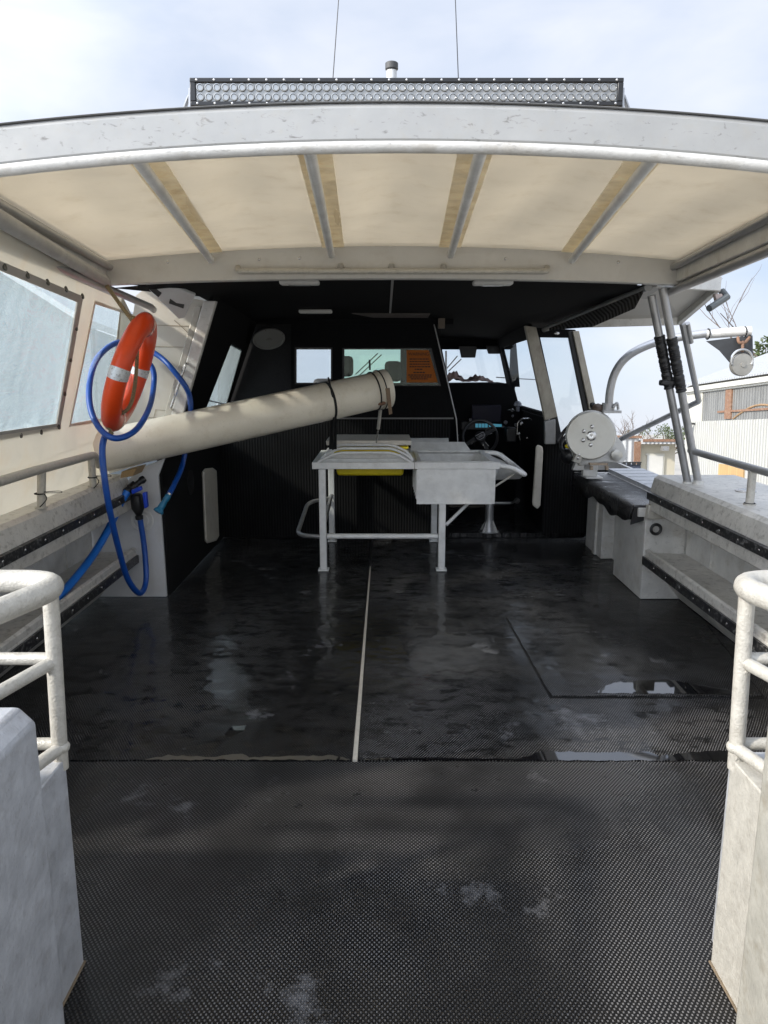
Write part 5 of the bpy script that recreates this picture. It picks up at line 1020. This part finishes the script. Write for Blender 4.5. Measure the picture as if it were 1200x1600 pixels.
# ------- helm: dash, wheel, screens, seats
ds = thing('dashboard', 'black dashboard console filling the helm bay under the windscreen', 'dashboard', (1.1, 8.6, .05))
q = [PB(700, 715, 8.4), PB(700, 600, 8.4), PB(792, 599, 8.4), PB(800, 606, 8.4), PB(817, 645, 8.4), PB(838, 655, 8.4), PB(838, 715, 8.4)]
bm = B(); slab(bm, q, (0, .7, 0)); box(bm, .72, 1.54, 8.55, 9.1, .05, P(0, 715, Y=8.4).z); obj('console', bm, LINER, ds)
bm = B(); box(bm, -1.2, PB(700, 0, 8.4).x-.01, 8.5, 9.14, .5, 1.45); obj('passenger_shelf', bm, LINER, ds)
bm = B(); slab(bm, [PB(738, 633, 8.3), PB(783, 633, 8.3), PB(783, 660, 8.3), PB(738, 660, 8.3)], (0, .05, 0)); obj('plotter', bm, mat('dark blue screen', (.008, .008, .02), rough=.35, spec=.2), ds, bevel=.005)
SCR = bpy.data.materials.new('lit display'); SCR.use_nodes = True; b_ = SCR.node_tree.nodes['Principled BSDF']; b_.inputs['Base Color'].default_value = (.02, .08, .12, 1); b_.inputs['Emission Color'].default_value = (.10, .36, .50, 1); b_.inputs['Emission Strength'].default_value = .28; b_.inputs['Roughness'].default_value = .1
bm = B()
for k in range(4): slab(bm, [PB(743+5*k, 662, 8.28), PB(747+5*k, 662, 8.28), PB(747+5*k, 668, 8.28), PB(743+5*k, 668, 8.28)], (0, .01, 0))
slab(bm, [PB(764, 662, 8.28), PB(784, 663, 8.28), PB(784, 667, 8.28), PB(764, 667, 8.28)], (0, .01, 0)); obj('display', bm, SCR, ds)
bm = B(); box(bm, PB(735, 0, 8.3).x, PB(786, 0, 8.3).x, 8.295, 8.4, PB(0, 671, 8.3).z, PB(0, 659, 8.3).z); obj('display_bezel', bm, BLACKP, ds)
bm = B(); rnd = random.Random(4)
for u, v, r in ((790, 660, .022), (798, 640, .012), (801, 650, .014), (735, 656, .02), (732, 662, .015), (795, 668, .012), (800, 641, .02), (786, 667, .014), (727, 664, .012), (806, 664, .02), (716, 680, .008), (716, 694, .008)): lathe(bm, PB(u, v, 8.33), (0, -1, .2), [(0, r), (.015, r*.9), (.018, 0)], 14)
obj('knob', bm, mat('grey knob', (.10, .10, .11), rough=.3, metal=.4), ds)
bm = B(); tube(bm, spline([PB(793, 641, 8.3), PB(800, 639, 8.25), PB(804, 642, 8.3)]), .006, 6); obj('glass_glint', bm, STEEL, ds)
thr = thing('throttle_control', 'chrome twin throttle lever on a dark box at the right of the helm', 'lever', PB(822, 685, 7.9))
bm = B(); box(bm, PB(812, 0, 7.9).x, PB(829, 0, 7.9).x, 7.85, 8.0, PB(0, 690, 7.9).z, PB(0, 668, 7.9).z); obj('control_box', bm, BLACKP, thr, bevel=.01)
bm = B(); tube(bm, fillet([PB(808, 680, 7.82), PB(809, 660, 7.82), PB(815, 654, 7.82), PB(830, 654, 7.82), PB(833, 675, 7.82)], .02), .008, 8); obj('guard', bm, STEEL, thr)
bm = B(); ball(bm, PB(815, 662, 7.8), .02, (1, .6, 1)); ball(bm, PB(811, 678, 7.8), .018); ball(bm, PB(824, 684, 7.8), .013); tube(bm, [PB(811, 678, 7.8), PB(813, 688, 7.8)], .01, 8); obj('lever', bm, STEEL, thr)
wc = P(750, 683, Y=7.95); axw = V((0, -1, .35)).normalized(); ux = V((1, 0, 0)); uy = axw.cross(ux).normalized()
if uy.z < 0: uy = -uy
rot = rad(28); wx = ux*math.cos(rot)+uy*math.sin(rot); wy = uy*math.cos(rot)-ux*math.sin(rot)
sw_ = thing('steering_wheel', 'black car-style steering wheel turned slightly at the helm', 'steering wheel', wc)
bm = B(); tube(bm, [wc+(wx*math.cos(a)+wy*math.sin(a))*.185 for a in [2*math.pi*k/40 for k in range(40)]], .016, 10, closed=True); obj('rim', bm, mat('black leather', (.03, .03, .032), rough=.35), sw_)
bm = B(); lathe(bm, wc-axw*.01, axw, [(0, .06), (.03, .062), (.045, .05), (.05, 0)], 28)
for s in (0, math.pi, -math.pi/2):
    d_ = wx*math.cos(s)+wy*math.sin(s); n_ = wx*-math.sin(s)+wy*math.cos(s); slab(bm, [wc+d_*.04+n_*.03, wc+d_*.18+n_*.014, wc+d_*.18-n_*.014, wc+d_*.04-n_*.03], axw*.02)
obj('hub', bm, BLACKP, sw_)
bm = B()
sh_ = [(-.048, .026), (.048, .026), (.044, -.010), (.022, -.030), (-.022, -.030), (-.044, -.010)]
tube(bm, [wc+axw*.047+wx*a+wy*b for a, b in sh_], .0028, 6, closed=True)
for k in range(4): tube(bm, [wc+axw*.050+wx*((k-1.5)*.015+math.cos(a)*.010)+wy*(math.sin(a)*.010) for a in [2*math.pi*j/16 for j in range(16)]], .0014, 5, closed=True)
obj('emblem', bm, mat('silver emblem', (.7, .7, .7), rough=.4), sw_)
bm = B()
for s, l in ((.35, .06), (-.25, .05), (-1.35, .05), (-1.75, .05), (3.3, .06)):
    d_ = wx*math.cos(s)+wy*math.sin(s); tube(bm, [wc+axw*.022+d_*.085, wc+axw*.022+d_*(.085+l)], .006, 6)
obj('spoke_trim', bm, STEEL, sw_)
bm = B(); cyl(bm, wc-axw*.01, wc-axw*.35, .03); obj('column', bm, BLACKP, sw_)
hs_ = thing('helm_seat', 'dark helm seat on a flared metal pedestal behind the table', 'seat', P(764, 830, Y=7.45))
c = P(764, 830, Z=.05); bm = B(); lathe(bm, (c.x, c.y, .046), (0, 0, 1), [(0, .10), (.004, .10), (.006, .065), (.10, .045), (.14, .042), (.62, .042)], 24); obj('pedestal', bm, ALU_D, hs_)
bm = B(); a = c.x
for k in range(4): slab(bm, [(a+math.cos(k*1.57+.78)*.04, c.y+math.sin(k*1.57+.78)*.04, .17), (a+math.cos(k*1.57+.78)*.11, c.y+math.sin(k*1.57+.78)*.11, .05), (a+math.cos(k*1.57+.78)*.04, c.y+math.sin(k*1.57+.78)*.04, .05)], (.004, .004, 0))
obj('gusset', bm, ALU, hs_)
bm = B(); box(bm, a-.2, a+.2, c.y-.18, c.y+.22, .60, .70); obj('cushion', bm, mat('black vinyl', (.02, .02, .022), rough=.35), hs_, bevel=.03)
bm = B(); tube(bm, fillet([(a-.08, c.y+.0, P(0, 664, Y=7.45).z-.0), (a-.08, c.y+.0, .8)], .01), .01); bm.free()
bm = B(); sz_ = P(0, 710, Y=7.5).z; q0 = P(745, 710, Y=7.5).x; q1 = P(787, 710, Y=7.5).x
box(bm, q0, q1, 7.42, 7.60, sz_-.03, sz_+.012); obj('armrest_tray', bm, BARBLK, hs_, bevel=.01)
bm = B(); tube(bm, fillet([P(772, 786, Y=7.6), P(800, 786, Y=7.6), P(808, 780, Y=7.75)], .03), .013, 10); lathe(bm, P(807, 782, Y=7.75), (.3, -1, 0), [(0, .03), (.02, .03), (.024, .02), (.024, 0)], 16); obj('footrest', bm, ALU_D, hs_)
SEATM = mat('grey seat fabric', (.045, .045, .045), rough=.8, var=.15)
for u0, u1, v1, y, lab in ((497, 552, 556, 8.1, 'dark high-back passenger seat seen through the left partition window'), (601, 628, 564, 8.1, 'dark seat headrest behind the raised end of the pipe')):
    ps_ = thing('passenger_seat', lab, 'seat', (P(u0, 600, Y=y).x, y, .05)); x0, x1, zt = P(u0, 600, Y=y).x, P(u1, 600, Y=y).x, P(600, v1, Y=y).z
    bm = B(); box(bm, x0-.06, x1+.04, y, y+.12, .6, zt-.24); obj('backrest', bm, SEATM, ps_, bevel=.05)
    bm = B(); box(bm, x0+(x1-x0)*.48 if u1-u0 > 40 else x0, x1, y+.01, y+.11, zt-.22, zt); obj('headrest', bm, SEATM, ps_, bevel=.045)
    bm = B(); box(bm, x0-.08, x1+.06, y-.45, y-.002, .45, .6); box(bm, x0, x1, y-.3, y-.1, .05, .45); obj('seat_base', bm, SEATM, ps_, bevel=.04)
# towel on the dash
bm = B(); rnd = random.Random(11); nx, ny = 46, 12; x0, x1 = PB(694, 0, 8.5).x, PB(786, 0, 8.5).x; zd = P(0, 599, Y=8.4).z; g = []
for j in range(ny+1):
    row = []
    for i in range(nx+1):
        x = x0+(x1-x0)*i/nx; u_ = 694+92*i/nx
        env = math.exp(-((u_-721)/13)**2)*.14+math.exp(-((u_-763)/17)**2)*.08+.018
        h = env*(.78+.16*math.sin(i*.55+j*.6)+.12*math.sin(i*1.1-j*.8+2))*math.sin(math.pi*(j+.5)/(ny+1))**.5
        row.append(bm.verts.new((x, 8.42+.4*j/ny, zd+.006+max(0, h))))
    g.append(row)
for j in range(ny):
    for i in range(nx): bm.faces.new((g[j][i], g[j][i+1], g[j+1][i+1], g[j+1][i]))
o_ = obj('crumpled_towel', bm, mat('mauve brown cloth', (.36, .26, .24), rough=.9, var=.2, scale=20), smooth=60); tag(o_, 'crumpled brown cloth bunched on top of the dashboard', 'towel')
md = o_.modifiers.new('s', 'SOLIDIFY'); md.thickness = .004
bm = B(); c = P(809, 634, Y=8.3); lathe(bm, c, (0, 0, 1), [(-.06, .02), (-.01, .02), (0, .045), (.03, .04), (.05, .02), (.055, 0)], 18); tag(obj('dash_compass', bm, mat('grey dome', (.16, .17, .20), rough=.3)), 'small grey domed instrument on the dash corner by the side window', 'instrument')

# warning notice inside the partition glass
wn_ = thing('warning_notice', 'orange warning notice stuck on the tinted partition window', 'notice', PB(654, 597, YB+.02))
q = [PB(635.5, 597.5, YB+.006), PB(684, 597.5, YB+.006), PB(670, 547, YB+.006), PB(635.5, 547, YB+.006)]
SG = bpy.data.materials.new('orange paper'); SG.use_nodes = True; t_ = SG.node_tree; t_.nodes['Principled BSDF'].inputs['Base Color'].default_value = (.60, .19, .025, 1); t_.nodes['Principled BSDF'].inputs['Roughness'].default_value = .7
tl = t_.nodes.new('ShaderNodeBsdfTranslucent'); tl.inputs[0].default_value = (.60, .19, .025, 1); ms = t_.nodes.new('ShaderNodeMixShader'); ms.inputs[0].default_value = .4
t_.links.new(t_.nodes['Principled BSDF'].outputs[0], ms.inputs[1]); t_.links.new(tl.outputs[0], ms.inputs[2]); t_.links.new(ms.outputs[0], t_.nodes['Material Output'].inputs[0])
bm = B(); slab(bm, q, (0, .002, 0)); obj('sheet', bm, SG, wn_)
INK = mat('dark ink', (.03, .02, .02), rough=.7)
y0 = YB+.0045; c = PB(654, 553.5, y0); text_mesh('heading', 'WARNING', .040, INK, Matrix.Translation(c) @ Matrix.Rotation(rad(90), 4, 'X'), wn_, .0005)
bm = B(); rnd = random.Random(2)
for v, ua, ub in ((561, 640, 670), (565, 640, 671), (569, 640, 672), (573, 640, 673), (577, 648, 660), (582, 646, 664), (586, 638, 675), (589, 640, 674), (592, 642, 668)):
    u = ua
    while u < ub:
        l = rnd.uniform(1.6, 4.5); e = min(u+l, ub); a, b = PB(u, v, y0), PB(e, v, y0); box(bm, a.x, b.x, y0, y0+.0008, a.z-.005, a.z+.005); u = e+.8
obj('text_line', bm, INK, wn_)

# ------------------------------------------------------------------ tilt the boat and everything on it
bpy.context.view_layer.update()
for o in TOP_BOAT: o.matrix_world = TILT @ o.matrix_world
for o in list(bpy.data.objects):
    if '_loc' in o: del o['_loc']
